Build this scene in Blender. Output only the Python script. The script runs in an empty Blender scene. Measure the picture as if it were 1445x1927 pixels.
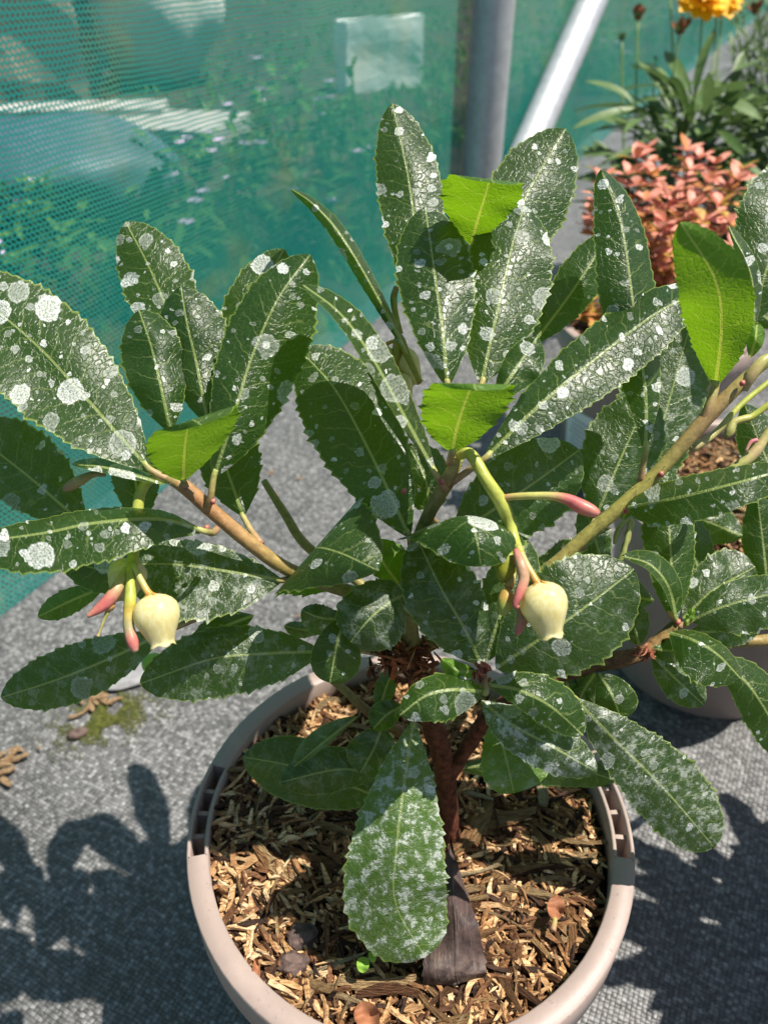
import bpy, bmesh, math, random
from mathutils import Vector, Matrix, noise as mnoise
random.seed(7)
R = math.radians
scene = bpy.context.scene
COL = scene.collection

# ------------------------------------------------------------------ camera
CAMZ, PITCH, FPX = 0.5, R(37), 1456.0
cam_d = bpy.data.cameras.new('camera'); cam = bpy.data.objects.new('camera', cam_d); COL.objects.link(cam)
cam.location = (0, 0, CAMZ); cam.rotation_euler = (R(90) - PITCH, 0, 0)
cam_d.sensor_fit = 'VERTICAL'; cam_d.sensor_height = 36; cam_d.sensor_width = 27
cam_d.lens = 36 * FPX / 1927
cam_d.clip_start = 0.01; cam_d.clip_end = 500
cam_d.dof.use_dof = True; cam_d.dof.focus_distance = 0.29; cam_d.dof.aperture_fstop = 12
scene.camera = cam

# ------------------------------------------------------------------ world, sun, exposure
SUN = Vector((0.40, 0.02, 0.92)).normalized()
w = bpy.data.worlds.new('World'); scene.world = w; w.use_nodes = True
wn = w.node_tree.nodes; wl = w.node_tree.links; wn.clear()
sky = wn.new('ShaderNodeTexSky'); sky.sky_type = 'NISHITA'; sky.sun_disc = False
sky.sun_elevation = math.asin(SUN.z); sky.sun_rotation = math.atan2(SUN.x, SUN.y)
bg = wn.new('ShaderNodeBackground'); bg.inputs[1].default_value = 0.065
wo = wn.new('ShaderNodeOutputWorld'); wl.new(sky.outputs[0], bg.inputs[0]); wl.new(bg.outputs[0], wo.inputs[0])
sd = bpy.data.lights.new('sun', 'SUN'); sd.energy = 5.0; sd.angle = R(0.5); sd.color = (1, 0.94, 0.84)
so = bpy.data.objects.new('sun', sd); COL.objects.link(so)
so.rotation_euler = SUN.to_track_quat('Z', 'Y').to_euler(); so.location = (2, 1, 4)
vs = scene.view_settings; vs.view_transform = 'Standard'; vs.look = 'None'; vs.gamma = 1; vs.exposure = 0.75
vs.use_curve_mapping = False
scene.cycles.transparent_max_bounces = 24
scene.cycles.max_bounces = 8

# ------------------------------------------------------------------ helpers
CP, SP = math.cos(PITCH), math.sin(PITCH)
def ray(px, py):
    u = (px - 722.5) / FPX; v = (py - 963.5) / FPX
    return Vector((u, CP - v * SP, -SP - v * CP))
def P(px, py, d): return Vector((0, 0, CAMZ)) + ray(px, py) * d           # pixel + distance along the view axis
def G(px, py, z=0.0):                                                      # pixel on a level surface
    r = ray(px, py); return Vector((0, 0, CAMZ)) + r * ((z - CAMZ) / r.z)

def tag(o, label=None, cat=None, group=None, kind=None):
    if label: o['label'] = label
    if cat: o['category'] = cat
    if group: o['group'] = group
    if kind: o['kind'] = kind
    return o
def empty(name, loc=(0, 0, 0)):
    o = bpy.data.objects.new(name, None); COL.objects.link(o); o.location = loc; o.empty_display_size = 0.02
    return o
def link(name, me, parent=None):
    o = bpy.data.objects.new(name, me); COL.objects.link(o)
    if parent:
        o.parent = parent
        o.matrix_parent_inverse = world_of(parent).inverted()
    return o
def world_of(o):
    m = Matrix.LocRotScale(o.location, o.rotation_euler, o.scale)
    return (world_of(o.parent) @ o.matrix_parent_inverse @ m) if o.parent else m
def mesh(name, verts, faces, mats, smooth=True, cols=None, fm=None):
    me = bpy.data.meshes.new(name); me.from_pydata([tuple(v) for v in verts], [], faces)
    for m in (mats if isinstance(mats, (list, tuple)) else [mats]): me.materials.append(m)
    if smooth: me.polygons.foreach_set('use_smooth', [True] * len(me.polygons))
    if fm: me.polygons.foreach_set('material_index', fm)
    if cols:
        a = me.color_attributes.new('Col', 'FLOAT_COLOR', 'POINT')
        a.data.foreach_set('color', [x for c in cols for x in (c[0], c[1], c[2], 1)])
    me.update()
    return me
def crom(pts, n):
    """Catmull-Rom through tuples, n samples"""
    k = len(pts); out = []
    ext = [tuple(2 * a - b for a, b in zip(pts[0], pts[1]))] + list(pts) + [tuple(2 * a - b for a, b in zip(pts[-1], pts[-2]))]
    for i in range(n):
        t = i / (n - 1) * (k - 1); j = min(int(t), k - 2); t -= j
        a, b, c, d = ext[j:j + 4]
        out.append(tuple(0.5 * (2 * q + (r - p) * t + (2 * p - 5 * q + 4 * r - s) * t * t + (3 * q - p - 3 * r + s) * t ** 3)
                         for p, q, r, s in zip(a, b, c, d)))
    return out
def tube_geo(rings, seg=9, caps=True):
    """rings: list of (Vector, radius, colour) -> verts, faces, cols"""
    V, F, C = [], [], []
    up = None
    for i, (p, r, c) in enumerate(rings):
        t = (rings[min(i + 1, len(rings) - 1)][0] - rings[max(i - 1, 0)][0])
        t = t.normalized() if t.length > 1e-9 else Vector((0, 0, 1))
        if up is None: up = t.orthogonal().normalized()
        up = (up - t * up.dot(t)); up = up.normalized() if up.length > 1e-6 else t.orthogonal().normalized()
        b = t.cross(up)
        for k in range(seg):
            a = 2 * math.pi * k / seg
            V.append(p + (up * math.cos(a) + b * math.sin(a)) * r); C.append(c)
        if i:
            o = (i - 1) * seg
            for k in range(seg):
                F.append((o + k, o + (k + 1) % seg, o + seg + (k + 1) % seg, o + seg + k))
    if caps:
        F.append(tuple(reversed(range(seg)))); n = len(V) - seg; F.append(tuple(range(n, n + seg)))
    return V, F, C
def tube(name, parent, path, mat, n=24, seg=9, hair=0, bump=0.0, pixel=True):
    """path rows: px, py, d, radius(m), r, g, b"""
    rows = crom([tuple(p) for p in path], n); rings = []
    for i, q in enumerate(rows):
        p = P(*q[:3]) if pixel else Vector(q[:3])
        rr = max(q[3], 1e-4) * (1 + bump * mnoise.noise(p * 260))
        rings.append((p, rr, tuple(min(1, max(0, x)) for x in q[4:7])))
    V, F, C = tube_geo(rings, seg)
    rd = random.Random(len(V) + int(path[0][0]))
    for h in range(hair):
        i = rd.randrange(1, len(rings) - 1); p, r, c = rings[i]
        t = (rings[i + 1][0] - rings[i - 1][0]).normalized()
        o = t.orthogonal().normalized(); a = rd.uniform(0, 6.28)
        dr = (o * math.cos(a) + t.cross(o) * math.sin(a) + t * rd.uniform(-.3, .6)).normalized()
        q = p + t * rd.uniform(-.002, .002) + dr * r * .9; L = rd.uniform(.0012, .0028); b = len(V)
        s = dr.cross(t).normalized() * .00012; s2 = t * .00012
        V += [q + s, q - s, q + s2, q + dr * L]; C += [(.5, .42, .22)] * 4
        F += [(b, b + 1, b + 3), (b + 1, b + 2, b + 3), (b + 2, b, b + 3)]
    return link(name, mesh(name, V, F, mat, cols=C), parent)

# ------------------------------------------------------------------ material helpers
class M:
    def __init__(s, name):
        s.m = bpy.data.materials.new(name); s.m.use_nodes = True
        s.t = s.m.node_tree; s.t.nodes.clear(); s.out = s.t.nodes.new('ShaderNodeOutputMaterial')
    def n(s, typ, props=None, **inp):
        nd = s.t.nodes.new('ShaderNode' + typ)
        for k, v in (props or {}).items(): setattr(nd, k, v)
        for k, v in inp.items():
            key = int(k[1:]) if k[0] == 'i' and k[1:].isdigit() else k.replace('_', ' ')
            s.set(nd.inputs[key], v)
        return nd
    def set(s, sock, v):
        if isinstance(v, bpy.types.NodeSocket): s.t.links.new(v, sock)
        elif isinstance(v, (tuple, list)) and len(v) == 3 and sock.type == 'RGBA': sock.default_value = (*v, 1)
        else: sock.default_value = v
    def ma(s, op, a, b=0.0, c=0.0):
        return s.n('Math', {'operation': op}, i0=a, i1=b, i2=c).outputs[0]
    def vm(s, op, a, b=(0, 0, 0)):
        return s.n('VectorMath', {'operation': op}, i0=a, i1=b).outputs[0]
    def ss(s, x, lo, hi):            # smoothstep lo->hi (may be reversed)
        return s.n('MapRange', {'interpolation_type': 'SMOOTHSTEP'}, i0=x, i1=lo, i2=hi, i3=0.0, i4=1.0).outputs[0] if not (isinstance(lo, (int, float)) and isinstance(hi, (int, float)) and lo > hi) \
            else s.ma('SUBTRACT', 1.0, s.ss(x, hi, lo))
    def mix(s, f, a, b):
        nd = s.n('Mix', {'data_type': 'RGBA', 'blend_type': 'MIX'})
        s.set(nd.inputs[0], f); s.set(nd.inputs[6], a); s.set(nd.inputs[7], b); return nd.outputs[2]
    def mul(s, a, b):
        nd = s.n('Mix', {'data_type': 'RGBA', 'blend_type': 'MULTIPLY'})
        nd.inputs[0].default_value = 1; s.set(nd.inputs[6], a); s.set(nd.inputs[7], b); return nd.outputs[2]
    def noise(s, vec, scale, detail=2.0, rough=0.5, dim='3D'):
        nd = s.n('TexNoise', {'noise_dimensions': dim}, Scale=scale, Detail=detail, Roughness=rough)
        if vec is not None: s.set(nd.inputs['Vector'], vec)
        return nd
    def ramp(s, f, stops):
        nd = s.n('ValToRGB'); s.set(nd.inputs[0], f); e = nd.color_ramp.elements
        while len(e) < len(stops): e.new(0.5)
        for el, (p, c) in zip(e, stops): el.position = p; el.color = (*c, 1)
        return nd.outputs[0]
    def bump(s, h, strength, dist, normal=None):
        nd = s.n('Bump', None, Strength=strength, Distance=dist, Height=h)
        if normal is not None: s.set(nd.inputs['Normal'], normal)
        return nd.outputs[0]
    def bsdf(s, col, rough, normal=None, spec=0.5, metal=0.0, **kw):
        nd = s.n('BsdfPrincipled'); s.set(nd.inputs['Base Color'], col); s.set(nd.inputs['Roughness'], rough)
        s.set(nd.inputs['Specular IOR Level'], spec); s.set(nd.inputs['Metallic'], metal)
        if normal is not None: s.set(nd.inputs['Normal'], normal)
        for k, v in kw.items(): s.set(nd.inputs[k.replace('_', ' ')], v)
        return nd.outputs[0]
    def mixsh(s, f, a, b):
        nd = s.n('MixShader'); s.set(nd.inputs[0], f); s.set(nd.inputs[1], a); s.set(nd.inputs[2], b); return nd.outputs[0]
    def done(s, sh): s.t.links.new(sh, s.out.inputs[0]); return s.m
    def oattr(s, name): return s.n('Attribute', {'attribute_type': 'OBJECT', 'attribute_name': name}).outputs['Fac']

def mat_leaf():
    m = M('arbutus_leaf')
    uv = m.n('UVMap', {'uv_map': 'cm'}).outputs[0]; st = m.n('UVMap', {'uv_map': 'st'}).outputs[0]
    rnd = m.n('ObjectInfo').outputs['Random']
    su = m.n('SeparateXYZ', None, i0=uv); u, v = su.outputs[0], su.outputs[1]
    s2 = m.n('SeparateXYZ', None, i0=st); s, t = s2.outputs[0], s2.outputs[1]
    off = m.ma('MULTIPLY', rnd, 57.0)
    Pv = m.n('CombineXYZ', None, i0=m.ma('ADD', u, off), i1=m.ma('ADD', v, m.ma('MULTIPLY', off, 0.71))).outputs[0]
    wn_ = m.noise(Pv, 1.6, 2.0, dim='2D')
    warp = m.vm('SCALE', m.vm('SUBTRACT', wn_.outputs['Color'], (0.5, 0.5, 0.5))); warp.node.inputs['Scale'].default_value = 0.35
    wn2 = m.noise(Pv, 5.0, 2.0, dim='2D').outputs['Color']
    Pw = m.vm('ADD', m.vm('ADD', Pv, warp), m.vm('MULTIPLY', m.vm('SUBTRACT', wn2, (.5, .5, .5)), (.26, .26, 0)))
    absv = m.ma('ABSOLUTE', v)
    wid = m.ma('SUBTRACT', 0.085, m.ma('MULTIPLY', s, 0.055))
    mid = m.ma('SUBTRACT', 1.0, m.ss(absv, m.ma('MULTIPLY', wid, 0.5), wid))
    k = m.ma('ADD', m.ma('SUBTRACT', u, m.ma('MULTIPLY', absv, 0.62)), m.ma('MULTIPLY', wn_.outputs[0], 0.55))
    k = m.ma('ADD', m.ma('DIVIDE', k, 0.82), m.ma('MULTIPLY', m.ma('SIGN', v), 0.21))
    fr = m.ma('ABSOLUTE', m.ma('SUBTRACT', m.ma('FRACT', k), 0.5))
    lat = m.ma('MULTIPLY', m.ss(fr, 0.055, 0.012), m.ss(m.ma('ABSOLUTE', m.ma('SUBTRACT', m.ma('MULTIPLY', t, 2.0), 1.0)), 0.98, 0.45))
    vo = m.n('TexVoronoi', {'feature': 'DISTANCE_TO_EDGE', 'voronoi_dimensions': '2D'}, Vector=Pw, Scale=3.9)
    ret = m.ss(vo.outputs['Distance'], 0.055, 0.015)
    vo2 = m.n('TexVoronoi', {'feature': 'DISTANCE_TO_EDGE', 'voronoi_dimensions': '2D'}, Vector=Pw, Scale=7.0)
    vein = m.ma('MAXIMUM', mid, m.ma('MAXIMUM', m.ma('MULTIPLY', lat, 0.42), m.ma('MULTIPLY', ret, 0.17)))
    h = m.ma('SUBTRACT', m.ss(vo.outputs['Distance'], 0.0, 0.2), m.ma('MULTIPLY', lat, 0.7))
    h = m.ma('ADD', h, m.ma('MULTIPLY', m.ss(vo2.outputs['Distance'], 0.0, 0.3), 0.08))
    h = m.ma('ADD', h, m.ma('MULTIPLY', wn_.outputs[0], 0.9))
    h = m.ma('SUBTRACT', h, m.ma('MULTIPLY', mid, 0.6))
    nor = m.bump(h, 0.6, 0.00021)
    # white water marks
    def spots(scale, rmax, power, ofs, amount, soft=0.86, gain=0.72):
        vec = m.vm('ADD', m.vm('ADD', Pv, (ofs, ofs * 1.7, 0)), m.vm('ADD', m.vm('MULTIPLY', warp, (.5, .5, 0)), m.vm('MULTIPLY', m.vm('SUBTRACT', wn2, (.5, .5, .5)), (.16, .16, 0))))
        a = m.n('TexVoronoi', {'feature': 'F1', 'voronoi_dimensions': '2D'}, Vector=vec, Scale=scale, Randomness=0.85)
        c = m.n('SeparateColor', None, i0=a.outputs['Color'])
        rad = m.ma('MULTIPLY', m.ma('POWER', c.outputs[0], power), rmax)
        rad = m.ma('MULTIPLY', rad, m.ma('LESS_THAN', c.outputs[1], amount))
        d = a.outputs['Distance']
        msk = m.ma('SUBTRACT', 1.0, m.ss(d, m.ma('MULTIPLY', rad, soft), m.ma('ADD', rad, 0.001)))
        ring = m.ma('MULTIPLY', msk, m.ss(d, m.ma('MULTIPLY', rad, 0.6), m.ma('MULTIPLY', rad, 0.95)))
        op = m.ma('ADD', 0.20, m.ma('MULTIPLY', m.ma('POWER', c.outputs[2], 2.0), gain))
        return m.ma('MULTIPLY', msk, m.ma('ADD', op, m.ma('MULTIPLY', ring, 0.18)))
    amt = m.oattr('spots')
    sp = m.ma('MAXIMUM', spots(0.7, 0.40, 1.2, 3.1, m.ma('MULTIPLY', amt, 0.7), 0.9, 0.42),
              m.ma('MAXIMUM', spots(1.5, 0.36, 1.6, 11.7, amt), spots(3.2, 0.30, 2.0, 23.3, m.ma('MULTIPLY', amt, 0.6))))
    fine = m.noise(Pv, 14.0, 4.0, 0.7, '2D').outputs[0]
    sp = m.ma('MULTIPLY', sp, m.ma('ADD', 0.35, m.ss(fine, 0.32, 0.6)))
    du = m.oattr('dust')  # pale residue colour; on a few leaves it also paints sheen
    n1 = m.noise(Pv, 1.9, 4.0, 0.72, '2D').outputs[0]; n2 = m.noise(Pv, 7.5, 5.0, 0.75, '2D').outputs[0]
    crust = m.ma('MULTIPLY', m.ss(m.ma('ADD', m.ma('MULTIPLY', n1, 0.75), m.ma('MULTIPLY', n2, 0.35)), 0.54, 0.66), du)
    film = m.ma('MULTIPLY', m.ss(n1, 0.3, 0.75), m.ma('MULTIPLY', du, 0.22))
    white = m.ma('MINIMUM', m.ma('MAXIMUM', sp, m.ma('MAXIMUM', m.ma('MULTIPLY', crust, 0.75), film)), 1.0)
    young = m.oattr('young')
    top = m.mix(m.ss(n1, 0.25, 0.75), (0.0095, 0.026, 0.0075), (0.020, 0.047, 0.0105))
    top = m.mix(m.ma('MULTIPLY', rnd, 0.45), top, (0.028, 0.060, 0.012))
    top = m.mix(young, top, (0.15, 0.30, 0.035))
    top = m.mix(m.ma('MULTIPLY', vein, 0.62), top, (0.36, 0.44, 0.15))
    edge = m.ss(m.ma('ABSOLUTE', m.ma('SUBTRACT', t, 0.5)), 0.475, 0.497)
    top = m.mix(m.ma('MULTIPLY', edge, 0.55), top, (0.34, 0.44, 0.10))
    top = m.mix(m.ma('MULTIPLY', white, 0.92), top, (0.66, 0.69, 0.66))
    rough = m.ma('ADD', 0.37, m.ma('MULTIPLY', white, 0.30))
    und = m.mix(m.ss(n2, 0.3, 0.7), (0.062, 0.145, 0.008), (0.085, 0.18, 0.012))
    und = m.mix(m.ma('MULTIPLY', m.ma('MAXIMUM', vein, m.ma('MULTIPLY', lat, 0.5)), 0.8), und, (0.42, 0.50, 0.12))
    bf = m.n('NewGeometry').outputs['Backfacing']
    col = m.mix(bf, top, und)
    rg = m.ma('ADD', m.ma('MULTIPLY', m.ma('SUBTRACT', 1.0, bf), rough), m.ma('MULTIPLY', bf, 0.5))
    sh = m.bsdf(col, rg, nor, spec=0.5)
    trc = m.mix(m.ma('MULTIPLY', vein, 0.8), (0.26, 0.50, 0.008), (0.60, 0.66, 0.08))
    tr = m.n('BsdfTranslucent', None, Color=trc, Normal=nor).outputs[0]
    f = m.ma('MULTIPLY', m.ma('ADD', 0.32, m.ma('MULTIPLY', young, 0.2)), m.ma('SUBTRACT', 1.0, m.ma('MULTIPLY', white, 0.6)))
    return m.done(m.mixsh(f, sh, tr))

def mat_vcol(name, rough=0.5, nscale=400, namt=0.5, trans=0.0, bumpd=0.0003, spec=0.4):
    m = M(name); c = m.n('Attribute', {'attribute_name': 'Col'}).outputs['Color']
    tc = m.n('TexCoord').outputs['Object']
    nz = m.noise(tc, nscale, 3.0, 0.6).outputs[0]
    f = m.ma('ADD', 1 - namt * 0.5, m.ma('MULTIPLY', m.ma('SUBTRACT', nz, 0.5), namt * 2))
    col = m.mul(c, m.n('CombineColor', None, i0=f, i1=f, i2=f).outputs[0])
    sh = m.bsdf(col, rough, m.bump(nz, 0.6, bumpd), spec=spec)
    if trans:
        sh = m.mixsh(trans, sh, m.n('BsdfTranslucent', None, Color=col).outputs[0])
    return m.done(sh)

def mat_petal(name, c1, c2, trans=0.35):
    m = M(name); tc = m.n('TexCoord').outputs['Object']; nz = m.noise(m.n('Mapping', None, Vector=tc, Scale=(1, 1, .12)).outputs[0], 700, 4.0, .6).outputs[0]
    col = m.mix(m.ss(nz, .3, .7), c1, c2)
    return m.done(m.mixsh(trans, m.bsdf(col, 0.42, m.bump(nz, 0.3, 0.0003), spec=0.4), m.n('BsdfTranslucent', None, Color=col).outputs[0]))

def mat_plastic(name, c, rough=0.45):
    m = M(name); tc = m.n('TexCoord').outputs['Object']
    n1 = m.noise(tc, 35, 5.0, 0.65).outputs[0]; n2 = m.noise(tc, 420, 3.0, 0.6).outputs[0]
    col = m.mix(m.ma('MULTIPLY', m.ss(n1, 0.45, 0.75), 0.55), c, tuple(x * 1.35 for x in c))
    col = m.mix(m.ma('MULTIPLY', m.ss(n2, 0.62, 0.75), 0.5), col, tuple(x * 0.45 for x in c))
    return m.done(m.bsdf(col, m.ma('ADD', rough - 0.1, m.ma('MULTIPLY', n1, 0.25)), m.bump(n2, 0.25, 0.0003), spec=0.45))

def mat_metal():
    m = M('galvanised_steel'); tc = m.n('TexCoord').outputs['Object']
    n1 = m.noise(tc, 30, 6.0, 0.7).outputs[0]; n2 = m.noise(tc, 160, 3.0, 0.6).outputs[0]
    vo = m.n('TexVoronoi', {'feature': 'F1'}, Vector=tc, Scale=110.0).outputs['Color']
    g = m.n('SeparateColor', None, i0=vo).outputs[0]
    col = m.mix(n1, (0.32, 0.33, 0.35), (0.58, 0.60, 0.62))
    col = m.mix(m.ma('MULTIPLY', g, 0.25), col, (0.75, 0.77, 0.8))
    return m.done(m.bsdf(col, m.ma('ADD', 0.42, m.ma('MULTIPLY', n2, 0.2)), m.bump(n1, 0.15, 0.001), metal=0.55))

def mat_chip(name, vcol=False):
    m = M(name); tc = m.n('TexCoord').outputs['Object']
    rnd = m.n('ObjectInfo').outputs['Random']
    st = m.n('Mapping', None, Vector=tc, Scale=(0.16, 1, 1)).outputs[0]
    if not vcol:
        st = m.vm('ADD', st, m.n('CombineXYZ', None, i0=m.ma('MULTIPLY', rnd, 3.0), i1=m.ma('MULTIPLY', rnd, 7.0)).outputs[0])
    g = m.noise(st, 38 if not vcol else 800, 4.0, 0.65).outputs[0]
    if vcol: base = m.n('Attribute', {'attribute_name': 'Col'}).outputs['Color']
    else:
        base = m.ramp(rnd, [(0.0, (0.10, 0.047, 0.024)), (0.12, (0.22, 0.10, 0.045)), (0.3, (0.46, 0.25, 0.11)), (0.55, (0.62, 0.39, 0.18)),
                            (0.85, (0.72, 0.51, 0.27)), (1.0, (0.74, 0.60, 0.38))])
    col = m.mix(m.ss(g, 0.35, 0.62), m.mul(base, (0.46, 0.40, 0.34)), base)
    return m.done(m.bsdf(col, 0.8, m.bump(g, 0.9, 0.0008 if vcol else 0.03), spec=0.25))

def mat_fabric():
    m = M('woven_fabric'); tc = m.n('TexCoord').outputs['Object']
    rt = m.n('Mapping', None, Vector=tc, Rotation=(0, 0, R(26.6))).outputs[0]
    wob = m.noise(tc, 9.0, 2.0).outputs['Color']
    wv = m.vm('SCALE', m.vm('SUBTRACT', wob, (.5, .5, .5))); wv.node.inputs['Scale'].default_value = 0.014
    p = m.vm('ADD', rt, wv)
    sx = m.n('SeparateXYZ', None, i0=p)
    CX, CY = 0.0031, 0.0026
    cx = m.ma('DIVIDE', sx.outputs[0], CX); cy = m.ma('DIVIDE', sx.outputs[1], CY)
    ix = m.ma('FLOOR', cx); iy = m.ma('FLOOR', cy)
    fx = m.ma('SUBTRACT', m.ma('FRACT', cx), 0.5); fy = m.ma('SUBTRACT', m.ma('FRACT', cy), 0.5)
    par = m.ma('FLOORED_MODULO', m.ma('ADD', ix, iy), 2.0)
    cell = m.n('TexWhiteNoise', {'noise_dimensions': '2D'}, Vector=m.n('CombineXYZ', None, i0=ix, i1=iy).outputs[0]).outputs['Value']
    rowx = m.n('TexWhiteNoise', {'noise_dimensions': '1D'}, W=ix).outputs['Value']; rowy = m.n('TexWhiteNoise', {'noise_dimensions': '1D'}, W=iy).outputs['Value']
    ax = m.ma('ABSOLUTE', fx); ay = m.ma('ABSOLUTE', fy)
    domex = m.ma('SUBTRACT', 0.25, m.ma('MULTIPLY', fx, fx)); domey = m.ma('SUBTRACT', 0.25, m.ma('MULTIPLY', fy, fy))
    # warp strand on top: long dome one way; weft the other
    gap = m.ma('MAXIMUM', m.ss(ax, 0.40, 0.5), m.ss(ay, 0.40, 0.5))
    big = m.noise(tc, 7.0, 5.0, 0.65).outputs[0]; spk = m.noise(tc, 260.0, 4.0, 0.7).outputs[0]
    br = m.ma('ADD', m.ma('MULTIPLY', m.ma('POWER', cell, 3.0), 0.15), m.ma('ADD', m.ma('MULTIPLY', par, 0.010), m.ma('MULTIPLY', m.ma('MULTIPLY', rowx, rowy), 0.05)))
    br = m.ma('ADD', br, m.ma('MULTIPLY', m.ss(spk, 0.48, 0.72), 0.17))
    br = m.ma('MULTIPLY', m.ma('ADD', br, 0.055), m.ma('ADD', 0.25, m.ma('MULTIPLY', big, 1.4)))
    br = m.ma('MULTIPLY', br, m.ma('SUBTRACT', 1.0, m.ma('MULTIPLY', gap, 0.6)))
    col = m.n('CombineColor', None, i0=br, i1=m.ma('MULTIPLY', br, 0.99), i2=m.ma('MULTIPLY', br, 1.0)).outputs[0]
    alg = m.ma('MULTIPLY', m.ss(m.noise(tc, 5.0, 6.0, 0.7).outputs[0], 0.6, 0.74), 0.30)
    col = m.mix(alg, col, (0.07, 0.085, 0.045))
    drt = m.ss(m.noise(tc, 22.0, 6.0, 0.75).outputs[0], 0.60, 0.72)
    col = m.mix(m.ma('MULTIPLY', drt, 0.35), col, (0.16, 0.13, 0.10))
    h = m.ma('ADD', m.ma('MULTIPLY', domex, par), m.ma('MULTIPLY', domey, m.ma('SUBTRACT', 1.0, par)))
    h = m.ma('SUBTRACT', h, m.ma('MULTIPLY', gap, 0.2))
    nor = m.bump(m.ma('ADD', h, m.ma('MULTIPLY', spk, 0.15)), 0.8, 0.0011)
    return m.done(m.bsdf(col, m.ma('ADD', 0.36, m.ma('MULTIPLY', cell, 0.2)), nor, spec=0.6))

def mat_net():
    m = M('shade_net'); uv = m.n('UVMap', {'uv_map': 'm'}).outputs[0]
    wob = m.noise(uv, 14.0, 2.0, dim='2D').outputs[0]
    sx = m.n('SeparateXYZ', None, i0=uv); a = sx.outputs[0]; b = m.ma('ADD', sx.outputs[1], m.ma('MULTIPLY', wob, 0.006))
    row = 0.0043; wl_ = 0.0050
    ph = m.ma('DIVIDE', a, wl_); ir = m.ma('FLOOR', m.ma('DIVIDE', b, row))
    tri = m.ma('SINE', m.ma('MULTIPLY', ph, 6.28318))
    z = m.ma('ADD', m.ma('DIVIDE', b, row), m.ma('MULTIPLY', tri, 0.20))
    f1 = m.ma('ABSOLUTE', m.ma('SUBTRACT', m.ma('FRACT', z), 0.5))
    th1 = m.ss(f1, 0.205, 0.150)
    # slanted linking threads
    z2 = m.ma('ADD', ph, m.ma('MULTIPLY', m.ma('DIVIDE', b, row), 0.5))
    f2 = m.ma('ABSOLUTE', m.ma('SUBTRACT', m.ma('FRACT', z2), 0.5))
    th2 = m.ma('MULTIPLY', m.ss(f2, 0.14, 0.09), 1.0)
    z3 = m.ma('SUBTRACT', ph, m.ma('MULTIPLY', m.ma('DIVIDE', b, row), 0.5))
    f3 = m.ma('ABSOLUTE', m.ma('SUBTRACT', m.ma('FRACT', z3), 0.5))
    th3 = m.ma('MULTIPLY', m.ss(f3, 0.09, 0.05), 0.7)
    th = m.ma('MAXIMUM', th1, m.ma('MAXIMUM', th2, th3))
    big = m.noise(uv, 3.0, 4.0, 0.6, '2D').outputs[0]
    col = m.mix(m.ss(big, 0.3, 0.7), (0.016, 0.32, 0.275), (0.05, 0.40, 0.30))
    col = m.mix(m.ma('MULTIPLY', m.ss(m.noise(uv, 9.0, 5.0, 0.7, '2D').outputs[0], 0.5, 0.75), 0.5), col, (0.26, 0.42, 0.20))
    sh = m.mixsh(0.35, m.bsdf(col, 0.55, m.bump(m.ma('ADD', th1, th2), 0.5, 0.0006), spec=0.3), m.n('BsdfTranslucent', None, Color=col).outputs[0])
    return m.done(m.mixsh(th, m.n('BsdfTransparent').outputs[0], sh))

def mat_simple(name, c1, c2, scale=20, rough=0.8, bd=0.003, spec=0.3, trans=0.0, rand=0.0):
    m = M(name); tc = m.n('TexCoord').outputs['Object']
    nz = m.noise(tc, scale, 6.0, 0.65).outputs[0]
    f = m.ss(nz, 0.3, 0.7)
    if rand: f = m.ma('ADD', m.ma('MULTIPLY', f, 1 - rand), m.ma('MULTIPLY', m.n('ObjectInfo').outputs['Random'], rand))
    col = m.mix(f, c1, c2)
    sh = m.bsdf(col, rough, m.bump(nz, 0.7, bd), spec=spec)
    if trans: sh = m.mixsh(trans, sh, m.n('BsdfTranslucent', None, Color=col).outputs[0])
    return m.done(sh)

LEAF = mat_leaf()
STEM = mat_vcol('stem_bark', 0.5)
BARK = mat_vcol('reddish_bark', 0.75, 300, 0.9, bumpd=0.0012, spec=0.25)
PETAL = mat_petal('cream_petal', (0.74, 0.66, 0.28), (0.86, 0.80, 0.47))
BUD = mat_vcol('bud_skin', 0.38, 300, 0.35, 0.15)
POT = mat_plastic('taupe_plastic', (0.30, 0.232, 0.205))
STEEL = mat_metal()
CHIP = mat_chip('wood_chip'); CHIPV = mat_chip('fine_bark', True)
FABRIC = mat_fabric(); NET = mat_net()
SOIL = mat_simple('soil', (0.028, 0.022, 0.014), (0.075, 0.06, 0.04), 12, 0.95, 0.01)
DEADLEAF = mat_simple('dead_leaf', (0.028, 0.018, 0.017), (0.15, 0.10, 0.085), 170, 0.75, 0.0022)
def mat_withered():
    m = M('withered_leaf'); su = m.n('SeparateXYZ', None, i0=m.n('UVMap', {'uv_map': 'cm'}).outputs[0]); u, v = su.outputs[0], su.outputs[1]
    uv = m.n('CombineXYZ', None, i0=u, i1=v).outputs[0]
    a = m.noise(uv, 2.2, 5.0, 0.7).outputs[0]; b = m.noise(m.n('Mapping', None, Vector=uv, Scale=(.25, 1.6, 1)).outputs[0], 3.0, 4.0, .6).outputs[0]
    av = m.ma('ABSOLUTE', v); mid = m.ss(av, 0.06, 0.02)
    col = m.mix(m.ss(a, .3, .7), (0.030, 0.019, 0.018), (0.085, 0.052, 0.046)); col = m.mix(m.ma('MULTIPLY', m.ss(b, .55, .75), .7), col, (0.17, 0.13, 0.11))
    col = m.mix(m.ma('MULTIPLY', m.ss(u, 4.0, 6.5), m.ss(a, .4, .65)), col, (0.15, 0.115, 0.09))
    h = m.ma('ADD', m.ma('ADD', b, m.ma('MULTIPLY', a, .5)), m.ma('MULTIPLY', mid, .6))
    return m.done(m.bsdf(col, 0.6, m.bump(h, .8, .0009), spec=.35))
WITHER = mat_withered()
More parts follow.
